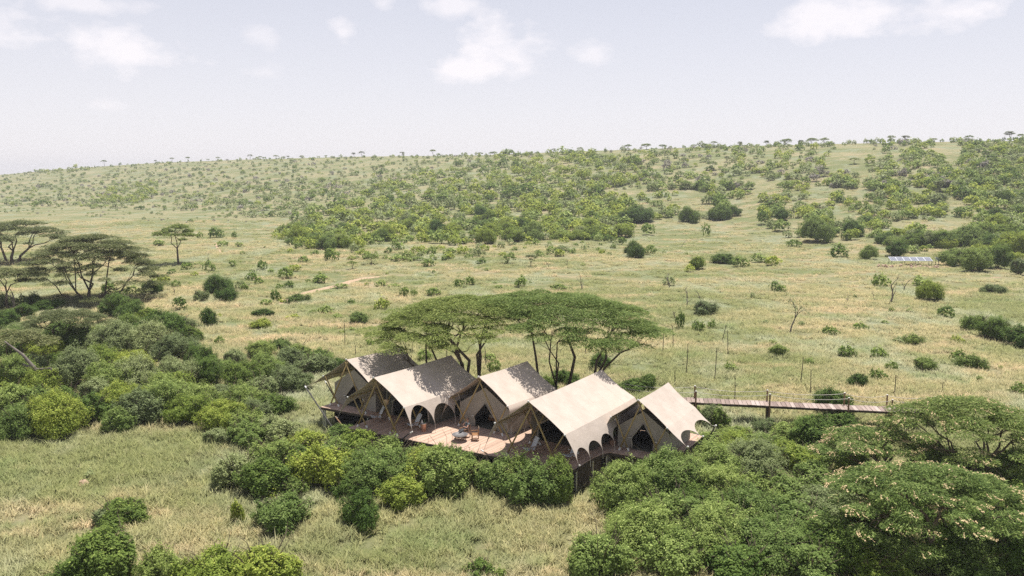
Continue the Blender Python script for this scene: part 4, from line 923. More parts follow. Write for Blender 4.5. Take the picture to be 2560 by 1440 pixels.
        # guy cord from the wall corner to the canopy
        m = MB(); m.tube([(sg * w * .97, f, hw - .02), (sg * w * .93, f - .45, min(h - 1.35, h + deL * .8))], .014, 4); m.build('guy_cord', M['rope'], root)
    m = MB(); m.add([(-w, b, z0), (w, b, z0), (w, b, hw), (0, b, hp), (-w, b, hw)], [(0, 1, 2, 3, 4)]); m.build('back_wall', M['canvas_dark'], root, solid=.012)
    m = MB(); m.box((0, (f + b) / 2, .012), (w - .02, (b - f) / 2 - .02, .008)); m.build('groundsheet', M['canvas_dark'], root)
    return root
for k in TENTS: build_tent(k)
def outrigger(k, a, b, r=.05, rope=None, mat='darkpole', pale=True):
    root = TROOT[k]; inv = (Matrix.Translation(root.location) @ root.rotation_euler.to_matrix().to_4x4()).inverted()
    A = inv @ Vector(a); B = inv @ Vector(b); m = MB(); m.tube([A, (A + B) / 2, B], [r * .9, r, r * 1.05], 7); o = m.build('outrigger', M[mat], root, True)
    if pale:
        d = (B - A).normalized(); m = MB(); m.tube([A - d * .02, A + d * .22], r * 1.12, 7); m.build('end_sleeve', M['paleend'], o)
    if rope is not None:
        m = MB(); m.tube([A, inv @ Vector(rope)], .014, 4); m.build('rope', M['rope'], o)
def tipw(k, side, i):
    T = TENTS[k]; kind, se, de, st, dt, tips, A = T[side]; an = math.radians(T['a']); e = Vector((math.sin(an), math.cos(an), 0)); r = Vector((e.y, -e.x, 0))
    return Vector((T['x'], T['y'], DZ)) + r * st + e * tips[i] + Vector((0, 0, T['h'] + dt))
outrigger(1, atz(763, 966, 3.3), atz(852, 1100, .35), .06, tipw(1, 'left', 0))
outrigger(1, atz(813, 953, 3.3), atz(842, 1004, 2.0), .05, tipw(1, 'left', 1))
outrigger(2, atz(838, 1041, 2.25), atz(888, 1106, .4), .055, tipw(2, 'left', 0), 'post', False)
outrigger(2, atz(1031, 1079, 2.6), atz(1003, 1099, 1.9), .045, tipw(2, 'right', 0))
outrigger(4, atz(1203, 1125, 2.2), atz(1229, 1142, 1.85), .045, tipw(4, 'left', 0), 'post', True)
outrigger(4, atz(1449, 1163, 2.5), atz(1443, 1172, 1.95), .045, tipw(4, 'right', 0))
outrigger(5, atz(1790, 1063, 3.3), atz(1768, 1100, 1.7), .05, tipw(5, 'right', 2))
outrigger(5, atz(1758, 1090, 3.3), atz(1742, 1112, 2.1), .05, tipw(5, 'right', 1))
outrigger(5, atz(1720, 1116, 3.25), atz(1705, 1142, 1.8), .05, tipw(5, 'right', 0))
def skirt_cords():
    for k, side in ((2, 'left'), (2, 'right'), (3, 'left'), (4, 'left'), (4, 'right'), (5, 'left')):
        T = TENTS[k]; root = TROOT[k]; kind, se, de, st, dt, tips, A = T[side]
        for t in tips[1:-1]:
            m = MB(); m.tube([(st, t, T['h'] + dt + .03), (st * 1.01, t, .01)], .014, 4); m.build('skirt_cord', M['rope'], root)
skirt_cords()

# ------------------------------------------------------------------ things on the deck
def lounge_chair(u, v, face, label):
    p = atz(u, v, DZ); root = empty('lounge_chair', (p[0], p[1], DZ), face)   # local +x is the way the sitter looks
    for s in (-1, 1):
        m = MB(); m.tube([(.52, s * .3, .0), (-.05, s * .3, .55)], .022, 6); m.build('leg', M['wood'], root)
        m = MB(); m.tube([(-.45, s * .3, .0), (.25, s * .3, .42)], .022, 6); m.build('leg', M['wood'], root)
        m = MB(); m.bar((-.22, s * .31, .58), (.34, s * .31, .56), .06, .03); m.build('armrest', M['wood'], root)
    m = MB(); m.grid([[(x, y, z) for y in (-.27, 0, .27)] for x, z in ((.5, .42), (.3, .375), (.1, .345), (-.1, .335))]); m.build('seat', M['white'], root, solid=.05)
    m = MB(); m.grid([[(x, y, z) for y in (-.27, 0, .27)] for x, z in ((-.1, .345), (-.22, .58), (-.36, .86), (-.5, 1.12))]); m.build('backrest', M['white'], root, solid=.05)
    m = MB(); m.tube([(.5, -.3, .41), (.5, .3, .41)], .03, 6); m.build('front_rail', M['white'], root)
    tag(root, label, 'chair', 'white lounge chairs under the tents')
f0 = math.radians(215)
lounge_chair(945, 1052, math.radians(200), 'white lounge chair left of the hanging lamp in the second tent')
lounge_chair(1037, 1072, math.radians(212), 'white lounge chair seen through the first skirt arch of the second tent')
lounge_chair(1328, 1134, math.radians(205), 'white lounge chair in the open front of the fourth tent')
lounge_chair(1428, 1150, math.radians(215), 'white lounge chair half hidden behind the fourth tent skirt')

def camp_chair(p, face, label, name='camp_chair'):
    root = empty(name, (p[0], p[1], DZ), face)
    for s in (-1, 1):
        m = MB(); m.bar((.24, s * .27, .0), (.24, s * .27, .62), .035, .035); m.build('leg', M['wood'], root)
        m = MB(); m.bar((-.24, s * .27, .0), (-.24, s * .27, .98), .035, .035); m.build('leg', M['wood'], root)
        m = MB(); m.bar((-.26, s * .27, .635), (.30, s * .27, .635), .06, .03); m.build('armrest', M['wood'], root)
        m = MB(); m.bar((-.24, s * .27, .03), (.24, s * .27, .03), .035, .04); m.build('foot_rail', M['wood'], root)
    m = MB(); m.bar((.22, -.27, .05), (.22, .27, .42), .03, .03); m.bar((.19, .27, .05), (.19, -.27, .42), .03, .03); m.build('cross_brace', M['wood'], root)
    m = MB(); m.box((0, 0, .44), (.25, .26, .012)); m.build('seat', M['wood'], root)
    m = MB(); m.grid([[(-.25 - .03 * math.cos(y / .27 * 1.5), y, z) for y in (-.27, -.13, 0, .13, .27)] for z in (.70, .96)]); m.build('backrest', M['khaki'], root, solid=.015)
    tag(root, label, 'chair', 'wooden camp chairs on the terrace'); return root
PCH = atz(1163, 1092, DZ); camp_chair(PCH, math.radians(218), 'wooden camp chair with the person sitting in it')
camp_chair(atz(1188, 1100, DZ), math.radians(185), 'empty wooden camp chair right of the fire bowl')

def fire_bowl():
    p = atz(1150, 1102, DZ); root = empty('fire_bowl', (p[0], p[1], DZ))
    m = MB(); n = 28; prof = [(.02, .30), (.25, .33), (.45, .41), (.56, .50), (.585, .50), (.46, .38), (.25, .30), (.02, .27)]
    m.add([(r * math.cos(a), r * math.sin(a), z) for r, z in prof for a in [2 * math.pi * k / n for k in range(n)]], [(i * n + k, i * n + (k + 1) % n, (i + 1) * n + (k + 1) % n, (i + 1) * n + k) for i in range(len(prof) - 1) for k in range(n)])
    m.build('bowl', M['iron'], root, True)
    m = MB(); m.add([(0, 0, .36)] + [(.34 * math.cos(2 * math.pi * k / 14), .34 * math.sin(2 * math.pi * k / 14), .365) for k in range(14)], [(0, 1 + k, 1 + (k + 1) % 14) for k in range(14)]); m.build('ash', M['ash'], root)
    for k in range(3):
        a = k * 2.094 + .4; m = MB(); m.tube([(.3 * math.cos(a), .3 * math.sin(a), .34), (.46 * math.cos(a), .46 * math.sin(a), .0)], .016, 6); m.build('leg', M['tank'], root)
    tag(root, 'shallow round iron fire bowl on thin legs on the sunlit terrace', 'fire bowl')
fire_bowl()

def bucket():
    p = atz(1059, 1078, DZ); root = empty('ice_bucket', (p[0], p[1], DZ)); n = 16
    m = MB(); m.tube([(0, 0, 0), (0, 0, .62)], [.17, .22], n); m.build('bucket', M['copper'], root)
    m = MB(); m.tube([(0, 0, .60), (0, 0, .64)], .235, n); m.build('rim', M['steel'], root)
    m = MB(); m.tube([(.05, 0, .5), (.09, .02, .78), (.1, .02, .82), (.115, .025, .95)], [.045, .045, .018, .018], 8); m.build('bottle', M['bottle'], root)
    m = MB(); m.tube([(-.08, -.04, .5), (-.1, -.05, .78), (-.105, -.05, .9)], [.045, .045, .018], 8); m.build('bottle', M['paleend'], root)
    tag(root, 'copper ice bucket with bottles beside the lounge chair', 'bucket')
bucket()

def hanging_lamp():
    T = TENTS[2]; an = math.radians(T['a']); e = Vector((math.sin(an), math.cos(an), 0)); r = Vector((e.y, -e.x, 0)); b = Vector((T['x'], T['y'], DZ)) + e * 1.9 + r * (-.55)
    root = empty('hanging_lamp', b)
    m = MB(); m.tube([(0, 0, 2.02), (.03, 0, 3.66)], .012, 5); m.build('cord', M['rope'], root)
    n = 18; prof = [(.05, 2.05), (.17, 2.0), (.19, 1.96), (.11, 1.62)]; prof2 = [(p[0] * .93, p[1]) for p in prof]
    m = MB(); m.add([(q * math.cos(a), q * math.sin(a), z) for q, z in prof for a in [2 * math.pi * k / n for k in range(n)]], [(i * n + k, i * n + (k + 1) % n, (i + 1) * n + (k + 1) % n, (i + 1) * n + k) for i in range(3) for k in range(n)]); m.build('lamp_shade', M['lampshade'], root, True, solid=.01)
    m = MB(); m.tube([(0, 0, 1.70), (0, 0, 1.8), (0, 0, 1.9)], [.02, .045, .03], 8); m.build('bulb', M['paleend'], root)
    tag(root, 'woven cone lamp hanging on a cord inside the second tent', 'lamp')
hanging_lamp()

def potted_plant():
    p = atz(1531, 1112, DZ); root = empty('potted_plant', (p[0], p[1], DZ)); m = MB()
    m.add([(-.17, -.17, 0), (.17, -.17, 0), (.17, .17, 0), (-.17, .17, 0), (-.22, -.22, .38), (.22, -.22, .38), (.22, .22, .38), (-.22, .22, .38), (-.18, -.18, .38), (.18, -.18, .38), (.18, .18, .38), (-.18, .18, .38), (-.18, -.18, .34), (.18, -.18, .34), (.18, .18, .34), (-.18, .18, .34)],
          [(3, 2, 1, 0), (0, 1, 5, 4), (1, 2, 6, 5), (2, 3, 7, 6), (3, 0, 4, 7), (4, 5, 9, 8), (5, 6, 10, 9), (6, 7, 11, 10), (7, 4, 8, 11), (8, 9, 13, 12), (9, 10, 14, 13), (10, 11, 15, 14), (11, 8, 12, 15), (12, 13, 14, 15)]); m.build('planter', M['terracotta'], root)
    rng = np.random.default_rng(8); P = []; N_ = []; D = []; m = MB()
    for i in range(9):
        a = rng.uniform(0, 6.28); hgt = rng.uniform(.5, 1.1); q = rng.uniform(.05, .35); tip = np.array([q * math.cos(a), q * math.sin(a), .36 + hgt]); m.tube([(0, 0, .3), tip * np.array([.5, .5, .7]), tip], [.014, .012, .006], 4)
        for t in np.linspace(.35, 1, 7): P.append(np.array([0, 0, .3]) * (1 - t) + tip * t + rng.normal(0, .06, 3)); N_.append(rng.normal(size=3) + np.array([0, 0, 1.2])); D.append(rng.normal(size=3))
    m.build('stems', M['bark'], root); V, Q = leaf_quads(np.array(P), np.array(N_), .22, .10, rng, np.array(D)); me = np_mesh('leaves', V, Q, rng.random(len(Q))); me.materials.append(M['leaf_o']); link(bpy.data.objects.new('leaves', me), root)
    tag(root, 'leafy pot plant in a square wooden planter between the last two tents', 'plant')
potted_plant()

def bed():
    T = TENTS[3]; an = math.radians(T['a']); e = Vector((math.sin(an), math.cos(an), 0)); r = Vector((e.y, -e.x, 0)); b = Vector((T['x'], T['y'], DZ)) + e * 3.3
    root = empty('bed', b, -an); m = MB(); m.box((0, 0, .24), (.9, 1.0, .1)); m.build('bed_base', M['wood'], root)
    for sx in (-.8, .8):
        for sy in (-.9, .9): m = MB(); m.box((sx, sy, .08), (.04, .04, .07)); m.build('leg', M['wood'], root)
    m = MB(); m.box((0, 0, .46), (.88, .98, .115)); o = m.build('mattress', M['khaki'], root); bv = o.modifiers.new('soft', 'BEVEL'); bv.width = .06; bv.segments = 3
    for sx in (-.4, .4): m = MB(); m.box((sx, .72, .66), (.33, .2, .08)); o = m.build('pillow', M['white'], root); bv = o.modifiers.new('soft', 'BEVEL'); bv.width = .07; bv.segments = 3
    m = MB(); m.box((0, 1.05, .7), (.92, .04, .6)); m.build('headboard', M['wood'], root)
    tag(root, 'bed dimly seen through the doorway of the middle tent', 'bed')
bed()
def tank():
    p = atz(1737, 1108, 1.0); root = empty('water_tank', (p[0], p[1], gz(p[0], p[1])), .5); m = MB()
    m.tube([(0, 0, 0), (0, 0, .1), (0, 0, 1.25), (0, 0, 1.4), (0, 0, 1.44)], [.5, .55, .55, .42, .2], 20); m.build('body', M['tank'], root, True)
    m = MB(); m.tube([(0, 0, 1.43), (0, 0, 1.5)], .16, 14); m.build('lid', M['tank'], root); tag(root, 'dark water tank in the bushes under the rightmost tent wing', 'tank')
tank()

# ------------------------------------------------------------------ the seated person
def skinned(name, nodes, edges, mat, parent, sub=2):
    me = bpy.data.meshes.new(name); me.from_pydata([n[0] for n in nodes], edges, []); o = bpy.data.objects.new(name, me); link(o, parent); me.materials.append(mat)
    sk = o.modifiers.new('skin', 'SKIN'); sk.use_smooth_shade = True
    if not me.skin_vertices: 
        bpy.context.view_layer.objects.active = o; o.select_set(True); bpy.ops.mesh.customdata_skin_add(); o.select_set(False)
    for i, n in enumerate(nodes):
        r = n[1]; me.skin_vertices[0].data[i].radius = r if isinstance(r, tuple) else (r, r)
    me.skin_vertices[0].data[0].use_root = True
    s = o.modifiers.new('subsurf', 'SUBSURF'); s.levels = sub; s.render_levels = sub; return o
def person():
    root = empty('person', (PCH[0], PCH[1], DZ), math.radians(218)); tag(root, 'person in grey T-shirt and dark trousers lounging in a chair, hand at chin', 'person')
    pel = (-.08, 0, .56); chest = (-.20, 0, .90); neck = (-.24, 0, 1.08)
    SH = lambda s: (-.21, s * .19, 1.0)
    eR, hR = (.02, -.26, .80), (-.06, -.05, 1.08); eL, hL = (.02, .28, .76), (.16, .06, .82)
    nodes = [(pel, (.14, .11)), ((-.14, 0, .72), (.135, .10)), (chest, (.15, .105)), (neck, .055), ((-.235, 0, 1.14), .05), ((-.205, 0, 1.22), (.078, .09)), ((-.20, 0, 1.29), (.075, .09)), ((-.205, 0, 1.345), .045),
             (SH(-1), .062), (eR, .045), ((-.035, -.11, 1.02), .031), (SH(1), .062), (eL, .045), ((.12, .11, .81), .031),
             ((-.04, -.1, .54), .088), ((.38, -.13, .56), .062), ((.78, -.09, .16), .042), ((.80, -.09, .07), .036), ((.94, -.09, .07), .03),
             ((-.04, .1, .54), .088), ((.40, .11, .57), .062), ((.84, .05, .17), .042), ((.86, .05, .08), .036), ((1.0, .05, .08), .03)]
    edges = [(0, 1), (1, 2), (2, 3), (3, 4), (4, 5), (5, 6), (6, 7), (2, 8), (8, 9), (9, 10), (2, 11), (11, 12), (12, 13), (0, 14), (14, 15), (15, 16), (16, 17), (17, 18), (0, 19), (19, 20), (20, 21), (21, 22), (22, 23)]
    # palms and five fingers each, grown from the wrists
    def hand(wrist, wi, palm, fdir, side, curl):
        p0 = Vector(palm); fd = Vector(fdir).normalized(); sd = Vector(side).normalized(); cd = Vector(curl).normalized(); b = len(nodes)
        nodes.append((tuple(p0), (.034, .018))); edges.append((wi, b))
        for j, (off, ln) in enumerate(((-.026, .062), (-.009, .072), (.009, .068), (.026, .054))):
            k = len(nodes); a = p0 + sd * off + fd * .035; nodes.append((tuple(a), .0095)); nodes.append((tuple(a + (fd * .75 + cd * .5) * ln * .6), .0085)); nodes.append((tuple(a + (fd * .75 + cd * .5) * ln * .6 + (fd * .2 + cd) * ln * .4), .007)); edges.extend([(b, k), (k, k + 1), (k + 1, k + 2)])
        k = len(nodes); a = p0 - sd * .034; nodes.append((tuple(a), .011)); nodes.append((tuple(a - sd * .02 + fd * .035 + cd * .012), .009)); edges.extend([(b, k), (k, k + 1)])
    hand(None, 10, (-.075, -.07, 1.10), (-.35, .55, .6), (.8, .3, .2), (-.8, .2, -.3))
    hand(None, 13, (.165, .06, .82), (.6, -.8, .05), (.1, .1, 1), (-.4, -.3, -.4))
    skinned('body', nodes, edges, M['skin'], root)
    skinned('shirt', [((-.09, 0, .60), (.155, .125)), ((-.14, 0, .72), (.15, .115)), (chest, (.165, .12)), ((-.235, 0, 1.03), .075), (SH(-1), .075), ((-.11, -.235, .90), .064), (SH(1), .075), ((-.11, .24, .88), .064)], [(0, 1), (1, 2), (2, 3), (2, 4), (4, 5), (2, 6), (6, 7)], M['shirt'], root)
    skinned('trousers', [((-.09, 0, .585), (.15, .12)), ((-.04, -.1, .54), .1), ((.38, -.13, .56), .075), ((.76, -.09, .18), .056), ((-.04, .1, .54), .1), ((.40, .11, .57), .075), ((.82, .05, .19), .056)], [(0, 1), (1, 2), (2, 3), (0, 4), (4, 5), (5, 6)], M['trousers'], root)
    for x, y, z in ((.80, -.09, .045), (.86, .05, .055)):
        skinned('shoe', [((x - .03, y, z), (.045, .045)), ((x + .06, y, z), (.045, .04)), ((x + .17, y, z - .005), (.04, .03))], [(0, 1), (1, 2)], M['shoe'], root, 1)
    skinned('hair', [((-.225, 0, 1.30), (.085, .09)), ((-.215, 0, 1.355), (.075, .06)), ((-.27, 0, 1.22), (.05, .05))], [(0, 1), (0, 2)], M['hair'], root, 2)
    face = empty('face', (0, 0, 0), 0, root)
    m = MB(); m.add([(-.135, -.016, 1.215), (-.135, .016, 1.215), (-.102, 0, 1.222), (-.128, 0, 1.262)], [(0, 2, 3), (2, 1, 3), (0, 1, 2)]); m.build('nose', M['skin'], face)
    for s in (-1, 1):
        m = MB(); m.tube([(-.132, s * .034, 1.262), (-.120, s * .034, 1.262)], .012, 8); m.build('eye', M['tank'], face)
        m = MB(); m.tube([(-.205, s * .088, 1.225), (-.21, s * .10, 1.26)], [.016, .02], 7); m.build('ear', M['skin'], face)
    m = MB(); m.box((-.125, 0, 1.19), (.006, .022, .005)); m.build('mouth', M['shoe'], face)
person()

# ------------------------------------------------------------------ footbridge
def footbridge():
    A = Vector((13.2, 67.15, DZ)); B = Vector((33.6, 64.0, DZ - .12)); d = (B - A); L = d.length; d.normalize(); n = Vector((-d.y, d.x, 0)).normalized(); rz = math.atan2(d.y, d.x)
    root = empty('footbridge', A, rz); tag(root, 'narrow plank footbridge with rope rails running right from the tents', 'footbridge'); rng = random.Random(6)
    Lh = L; dzf = lambda x: (B.z - A.z) * x / Lh
    pm = MB(); pm.box((0, 0, 0), (.17, .75, .025)); me = pm.mesh('plank'); me.materials.append(M['plank']); x = .2
    while x < L:
        o = bpy.data.objects.new('plank', me); link(o, root); o.location = (x, rng.uniform(-.04, .04), dzf(x) + rng.uniform(-.012, .012)); o.rotation_euler = (rng.uniform(-.012, .012), rng.uniform(-.01, .01), rng.uniform(-.02, .02)); o.scale = (rng.uniform(.92, 1.0), rng.uniform(.95, 1.05), 1); x += .355
    for s in (-.62, .62): m = MB(); m.bar((0, s, -.12), (L, s, -.12 + dzf(L)), .09, .16); m.build('side_beam', M['beam'], root)
    px = []
    for u in (1741, 1923, 2112, 2214):
        q = atz(u, 1012, DZ); px.append((Vector(q) - A).dot(d))
    px = [px[0] - (px[1] - px[0])] + px + [px[3] + 4.0]
    tops = {}
    for i, xx in enumerate(px):
        for s in (-.7, .7):
            if xx < -.5 or xx > L + 1: tops[i, s] = Vector((xx, s, 1.0)); continue
            wp = A + d * xx + n * s; g = gz(wp.x, wp.y) - A.z - .3; zt = dzf(xx) + 1.02 + rng.uniform(-.05, .05)
            m = MB(); m.tube([(xx, s, g), (xx, s, zt)], [.075, .065], 8); o = m.build('rail_post', M['post'], root)
            m = MB(); m.tube([(xx, s, zt), (xx, s, zt + .04)], .075, 8); m.build('post_cap', M['paleend'], o); tops[i, s] = Vector((xx, s, zt - .06))
    for i in range(len(px) - 1):
        for s in (-.7, .7):
            a, b = tops[i, s], tops[i + 1, s]; pts = [a + (b - a) * t - Vector((0, 0, .22 * 4 * t * (1 - t))) for t in np.linspace(0, 1, 11)]
            m = MB(); m.tube(pts, .018, 5); m.build('rope', M['rope'], root)
    for xx in px[1:5]:
        wp = A + d * xx; g = gz(wp.x, wp.y) - A.z - .3; m = MB(); m.box((xx, -.3, (g - .2) / 2 + .0), (.13, .16, (-.2 - g) / 2)); m.build('support_post', M['beam'], root)
footbridge()

# ------------------------------------------------------------------ thin fence poles
def fence_poles():
    L_ = [(862, 867, 808), (888, 892, 864), (1116, 905, 860), (1215, 917, 868), (1463, 884, 834), (1500, 925, 872), (1567, 870, 846), (1657, 883, 825), (1683, 869, 815), (1687, 968, 925), (1715, 940, 857), (1786, 954, 871), (1803, 856, 814), (1820, 890, 826), (1837, 1003, 935), (2001, 962, 893), (2026, 990, 925), (2236, 988, 938), (2356, 980, 958)]
    rng = random.Random(5); N_ = ['leftmost', 'second', 'third', 'fourth', 'fifth', 'sixth', 'seventh', 'eighth', 'ninth', 'tenth', 'eleventh', 'twelfth', 'thirteenth', 'fourteenth', 'fifteenth', 'sixteenth', 'seventeenth', 'eighteenth', 'rightmost']
    for i, (u, vb, vt) in enumerate(L_):
        p = ground_hit(u, vb); m = ((p - CAMP) @ FWV) / F; h = (vb - vt) * m * 1.02; lean = rng.uniform(-.06, .06) + (.25 if u == 1803 else 0)
        q = MB(); q.tube([(0, 0, -.2), (lean * h * .5 + .02, rng.uniform(-.04, .04), h * .5), (lean * h, 0, h)], [.045, .04, .028], 6); o = q.build('fence_pole', M['stick']); o.location = p
        tag(o, 'thin upright wooden pole in the grass, ' + (N_[i] if i in (0, 18) else N_[i] + ' from the left'), 'pole', 'thin poles standing behind the tents')
fence_poles()

# ------------------------------------------------------------------ solar panels and stone line
def solar(u0, u1, n, vg, vb, label):
    p = ground_hit((u0 + u1) / 2, vg); m = ((p - CAMP) @ FWV) / F; w = (u1 - u0) * m / n; h = (vg - vb) * m
    root = empty('solar_panel_array', p, math.radians(-4)); tilt = math.radians(22); D = 2.0
    for i in range(n):
        x = (i - (n - 1) / 2) * w; c, s = math.cos(tilt), math.sin(tilt); q = MB()
        q.add([(x - w * .485, 0, h), (x + w * .485, 0, h), (x + w * .485, D * c, h + D * s), (x - w * .485, D * c, h + D * s)] + [(x - w * .485, .02, h - .05), (x + w * .485, .02, h - .05), (x + w * .485, D * c + .02, h + D * s - .05), (x - w * .485, D * c + .02, h + D * s - .05)], [(0, 1, 2, 3), (7, 6, 5, 4), (0, 4, 5, 1), (1, 5, 6, 2), (2, 6, 7, 3), (3, 7, 4, 0)])
        o = q.build('panel', M['alu'], root); g = MB(); k = .07; nx = 3
        for a in range(nx):
            for b in range(2):
                xa = x - w * .485 + k + (w * .97 - 2 * k) * a / nx; xb = x - w * .485 + k + (w * .97 - 2 * k) * (a + .96) / nx; ya = k + (D - 2 * k) * b / 2; yb = k + (D - 2 * k) * (b + .96) / 2
                g.add([(xx, yy * c - .006 * s, h + yy * s + .006 * c) for xx, yy in ((xa, ya), (xb, ya), (xb, yb), (xa, yb))], [(0, 1, 2, 3)])
        g.build('cells', M['panel'], o)
    L = n * w
    for x in np.linspace(-L / 2 + .2, L / 2 - .2, max(2, n // 2 + 1)):
        for y in (.15, D * math.cos(tilt) - .15):
            zt = h + y * math.tan(tilt) - .06; g = gz(p[0] + x, p[1] + y) - p[2] - .2; q = MB(); q.bar((x, y, g), (x, y, zt), .08, .08); q.build('leg', M['darkpole'], root)
    q = MB(); q.bar((-L / 2, .15, h - .06 + .05), (L / 2, .15, h - .06 + .05), .06, .08); q.build('rail', M['steel'], root)
    tag(root, label, 'solar panels', 'solar panels below the right-hand thicket')
solar(2228, 2330, 6, 664, 652, 'long row of six pale solar panels on legs in the scrub')
solar(2345, 2376, 2, 664, 653, 'short pair of solar panels right of the long row, partly behind bushes')
def stones():
    root = empty('stone_wall', ground_hit(2270, 670)); o0 = Vector(root.location); rng = random.Random(12); meshes = []
    for k in range(4):
        R = np.random.default_rng(k); V = ICOV * (1 + .25 * R.normal(size=(12, 1))) * np.array([1, .8, .6]); me = bpy.data.meshes.new('stone'); me.from_pydata(V.tolist(), [], ICOF.tolist()); me.materials.append(M['stone']); meshes.append(me)
    for k in range(75):
        u = rng.uniform(2192, 2348); v = 668 + rng.uniform(-1.5, 2.5) + (u - 2270) * .012
        if 2222 < u < 2272 and rng.random() < .7: continue
        p = ground_hit(u, v); o = bpy.data.objects.new('stone', rng.choice(meshes)); link(o, root); s = rng.uniform(.18, .46); o.location = Vector(p) - o0 + Vector((0, 0, .1 + rng.choice((0, 0, .22)))); o.scale = (s, s, s); o.rotation_euler = (0, 0, rng.uniform(0, 6))
    tag(root, 'low line of loose reddish stones below the solar panels', 'stone wall')
stones()
def termite():
    p = ground_hit(208, 1216); root = empty('termite_mound', p); rng = np.random.default_rng(2); m = MB(); n = 9
    P = [[(r * math.cos(a) * (1 + .2 * rng.normal()), r * math.sin(a) * (1 + .2 * rng.normal()), z) for a in np.linspace(0, 2 * math.pi, n, endpoint=False)] for r, z in ((.42, -.1), (.36, .15), (.22, .36), (.06, .46))]
    P = [row + [row[0]] for row in P]; m.grid(P); m.build('mound', M['soil'], root); tag(root, 'little red termite mound in the lower left meadow', 'termite mound')
termite()

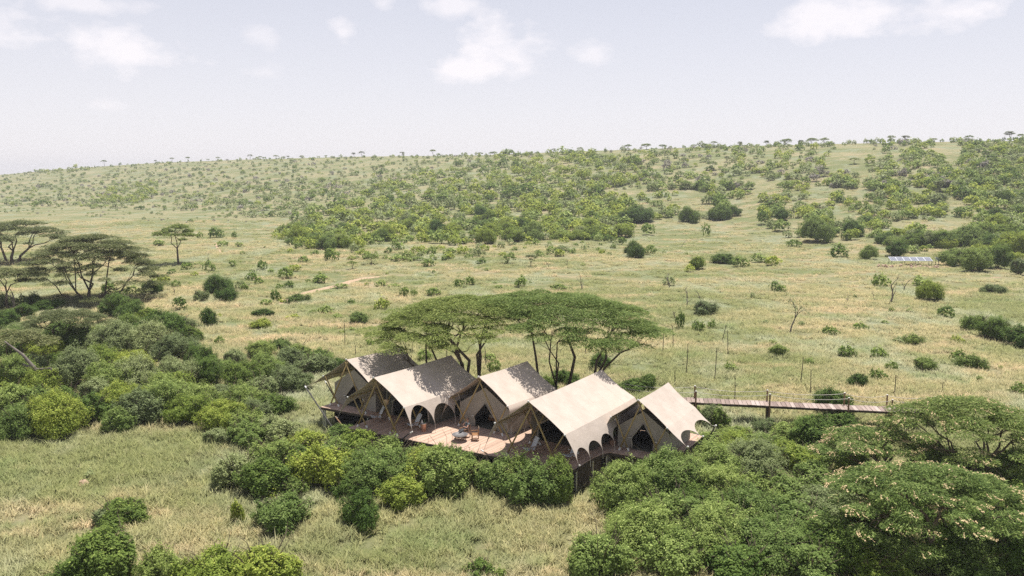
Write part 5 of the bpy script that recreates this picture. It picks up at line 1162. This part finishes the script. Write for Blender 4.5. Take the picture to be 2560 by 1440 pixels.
# ------------------------------------------------------------------ long grass
def grass():
    src = []
    for k in range(5):
        rng = np.random.default_rng(300 + k); V = []; T = []; tint = []; nb = 0; size = 1.15
        for i in range(34):
            cx, cy = rng.uniform(-size, size, 2); hgt = rng.uniform(.20, .62) * (1.25 if k == 3 else 1); tv = rng.random()
            lx, ly = rng.normal(0, .14, 2)
            for b in range(10):
                a = rng.uniform(0, 6.28); q = rng.uniform(.0, .13); x, y = cx + q * math.cos(a), cy + q * math.sin(a); w = rng.uniform(.012, .027); pa = a + 1.5708 + rng.normal(0, .35)
                hb = hgt * rng.uniform(.6, 1.15); sp = rng.uniform(.25, 1.25) * hb; hb = hb * rng.uniform(.55, 1.0); ex = x + math.cos(a) * sp + lx * hb; ey = y + math.sin(a) * sp + ly * hb; dx, dy = math.cos(pa) * w, math.sin(pa) * w
                mx, my = x + (ex - x) * .4, y + (ey - y) * .4
                V += [(x - dx, y - dy, -.05), (x + dx, y + dy, -.05), (mx + dx * .8, my + dy * .8, hb * .6), (mx - dx * .8, my - dy * .8, hb * .6), (ex, ey, hb)]; T.append((nb, nb + 1, nb + 2, nb + 3)); tint.append(min(1, max(0, tv + rng.normal(0, .2)))); nb += 5
        V = np.array(V); Q = np.array(T); tri = np.stack([Q[:, 3], Q[:, 2], Q[:, 0] + 4], -1); me = np_mesh('grass_patch', V, Q, tint + tint, tri); me.materials.append(M['grass']); o = bpy.data.objects.new('grass_patch', me); src.append(o)
    c = bpy.data.collections.new('grass_patches')
    for o in src: c.objects.link(o)
    rng = np.random.default_rng(17)
    # even cover near by, thinning with distance
    pts = []
    for (y0, y1, dens) in ((28, 60, .75), (60, 95, .60), (95, 150, .34), (150, 240, .13), (240, 380, .05)):
        a = 0.78 * (y1 + 12); n = int((y1 - y0) * 2 * a * dens); X = rng.uniform(-a, a, n); Y = rng.uniform(y0, y1, n); k = np.abs(X) < .72 * (Y + 12); pts.append(np.stack([X[k], Y[k]], -1))
    P = np.concatenate(pts); ok = np.array([not inpoly(x, y, DECK) if 49 < y < 72 and -18 < x < 16 else True for x, y in P]); P = P[ok]
    for S_, w_ in PATHS:
        P = P[np.array([np.min(np.hypot(S_[:, 0] - x, S_[:, 1] - y)) > w_ * .5 + .45 for x, y in P])]
    Z = terrain(P[:, 0], P[:, 1])
    me = bpy.data.meshes.new('grass'); me.vertices.add(len(P)); me.vertices.foreach_set('co', np.column_stack([P, Z]).astype(np.float32).ravel()); o = bpy.data.objects.new('grass', me); link(o); me.materials.append(M['grass'])
    ng = bpy.data.node_groups.new('grass_scatter', 'GeometryNodeTree'); ng.interface.new_socket('Geometry', in_out='INPUT', socket_type='NodeSocketGeometry'); ng.interface.new_socket('Geometry', in_out='OUTPUT', socket_type='NodeSocketGeometry')
    N = ng.nodes; L = ng.links; gi = N.new('NodeGroupInput'); go = N.new('NodeGroupOutput'); ci = N.new('GeometryNodeCollectionInfo'); ci.inputs['Collection'].default_value = c; ci.inputs['Separate Children'].default_value = True; ci.inputs['Reset Children'].default_value = True
    ip = N.new('GeometryNodeInstanceOnPoints'); ip.inputs['Pick Instance'].default_value = True
    rr = N.new('FunctionNodeRandomValue'); rr.data_type = 'FLOAT_VECTOR'; rr.inputs[0].default_value = (-.05, -.05, 0); rr.inputs[1].default_value = (.05, .05, 6.28)
    rs = N.new('FunctionNodeRandomValue'); rs.data_type = 'FLOAT'; rs.inputs[2].default_value = .75; rs.inputs[3].default_value = 1.3
    L.new(gi.outputs[0], ip.inputs['Points']); L.new(ci.outputs[0], ip.inputs['Instance']); L.new(rr.outputs[0], ip.inputs['Rotation']); L.new(rs.outputs[1], ip.inputs['Scale']); L.new(ip.outputs[0], go.inputs[0])
    md = o.modifiers.new('scatter', 'NODES'); md.node_group = ng; tag(o, 'long dry and green grass covering the savanna', 'grass', None, 'stuff')
grass()

# ------------------------------------------------------------------ the hazy air
def haze():
    m, nt, o = new_mat('hazy_air'); v = nt.nodes.new('ShaderNodeVolumePrincipled'); v.inputs['Color'].default_value = (.86, .88, .93, 1); v.inputs['Density'].default_value = .00024; v.inputs['Anisotropy'].default_value = .2; nt.links.new(v.outputs[0], o.inputs['Volume'])
    zmin = min(q.co.z for q in bpy.data.objects['ground'].data.vertices); zmax = max(q.co.z for q in bpy.data.objects['ground'].data.vertices)
    q = MB(); z0, z1 = zmin - 1.5, zmax + 14; q.box((0, 1100, (z0 + z1) / 2), (3200, 1500, (z1 - z0) / 2)); b = q.build('haze', m); b['kind'] = 'stuff'; b['label'] = 'thin pale haze in the air over the plain'
haze()
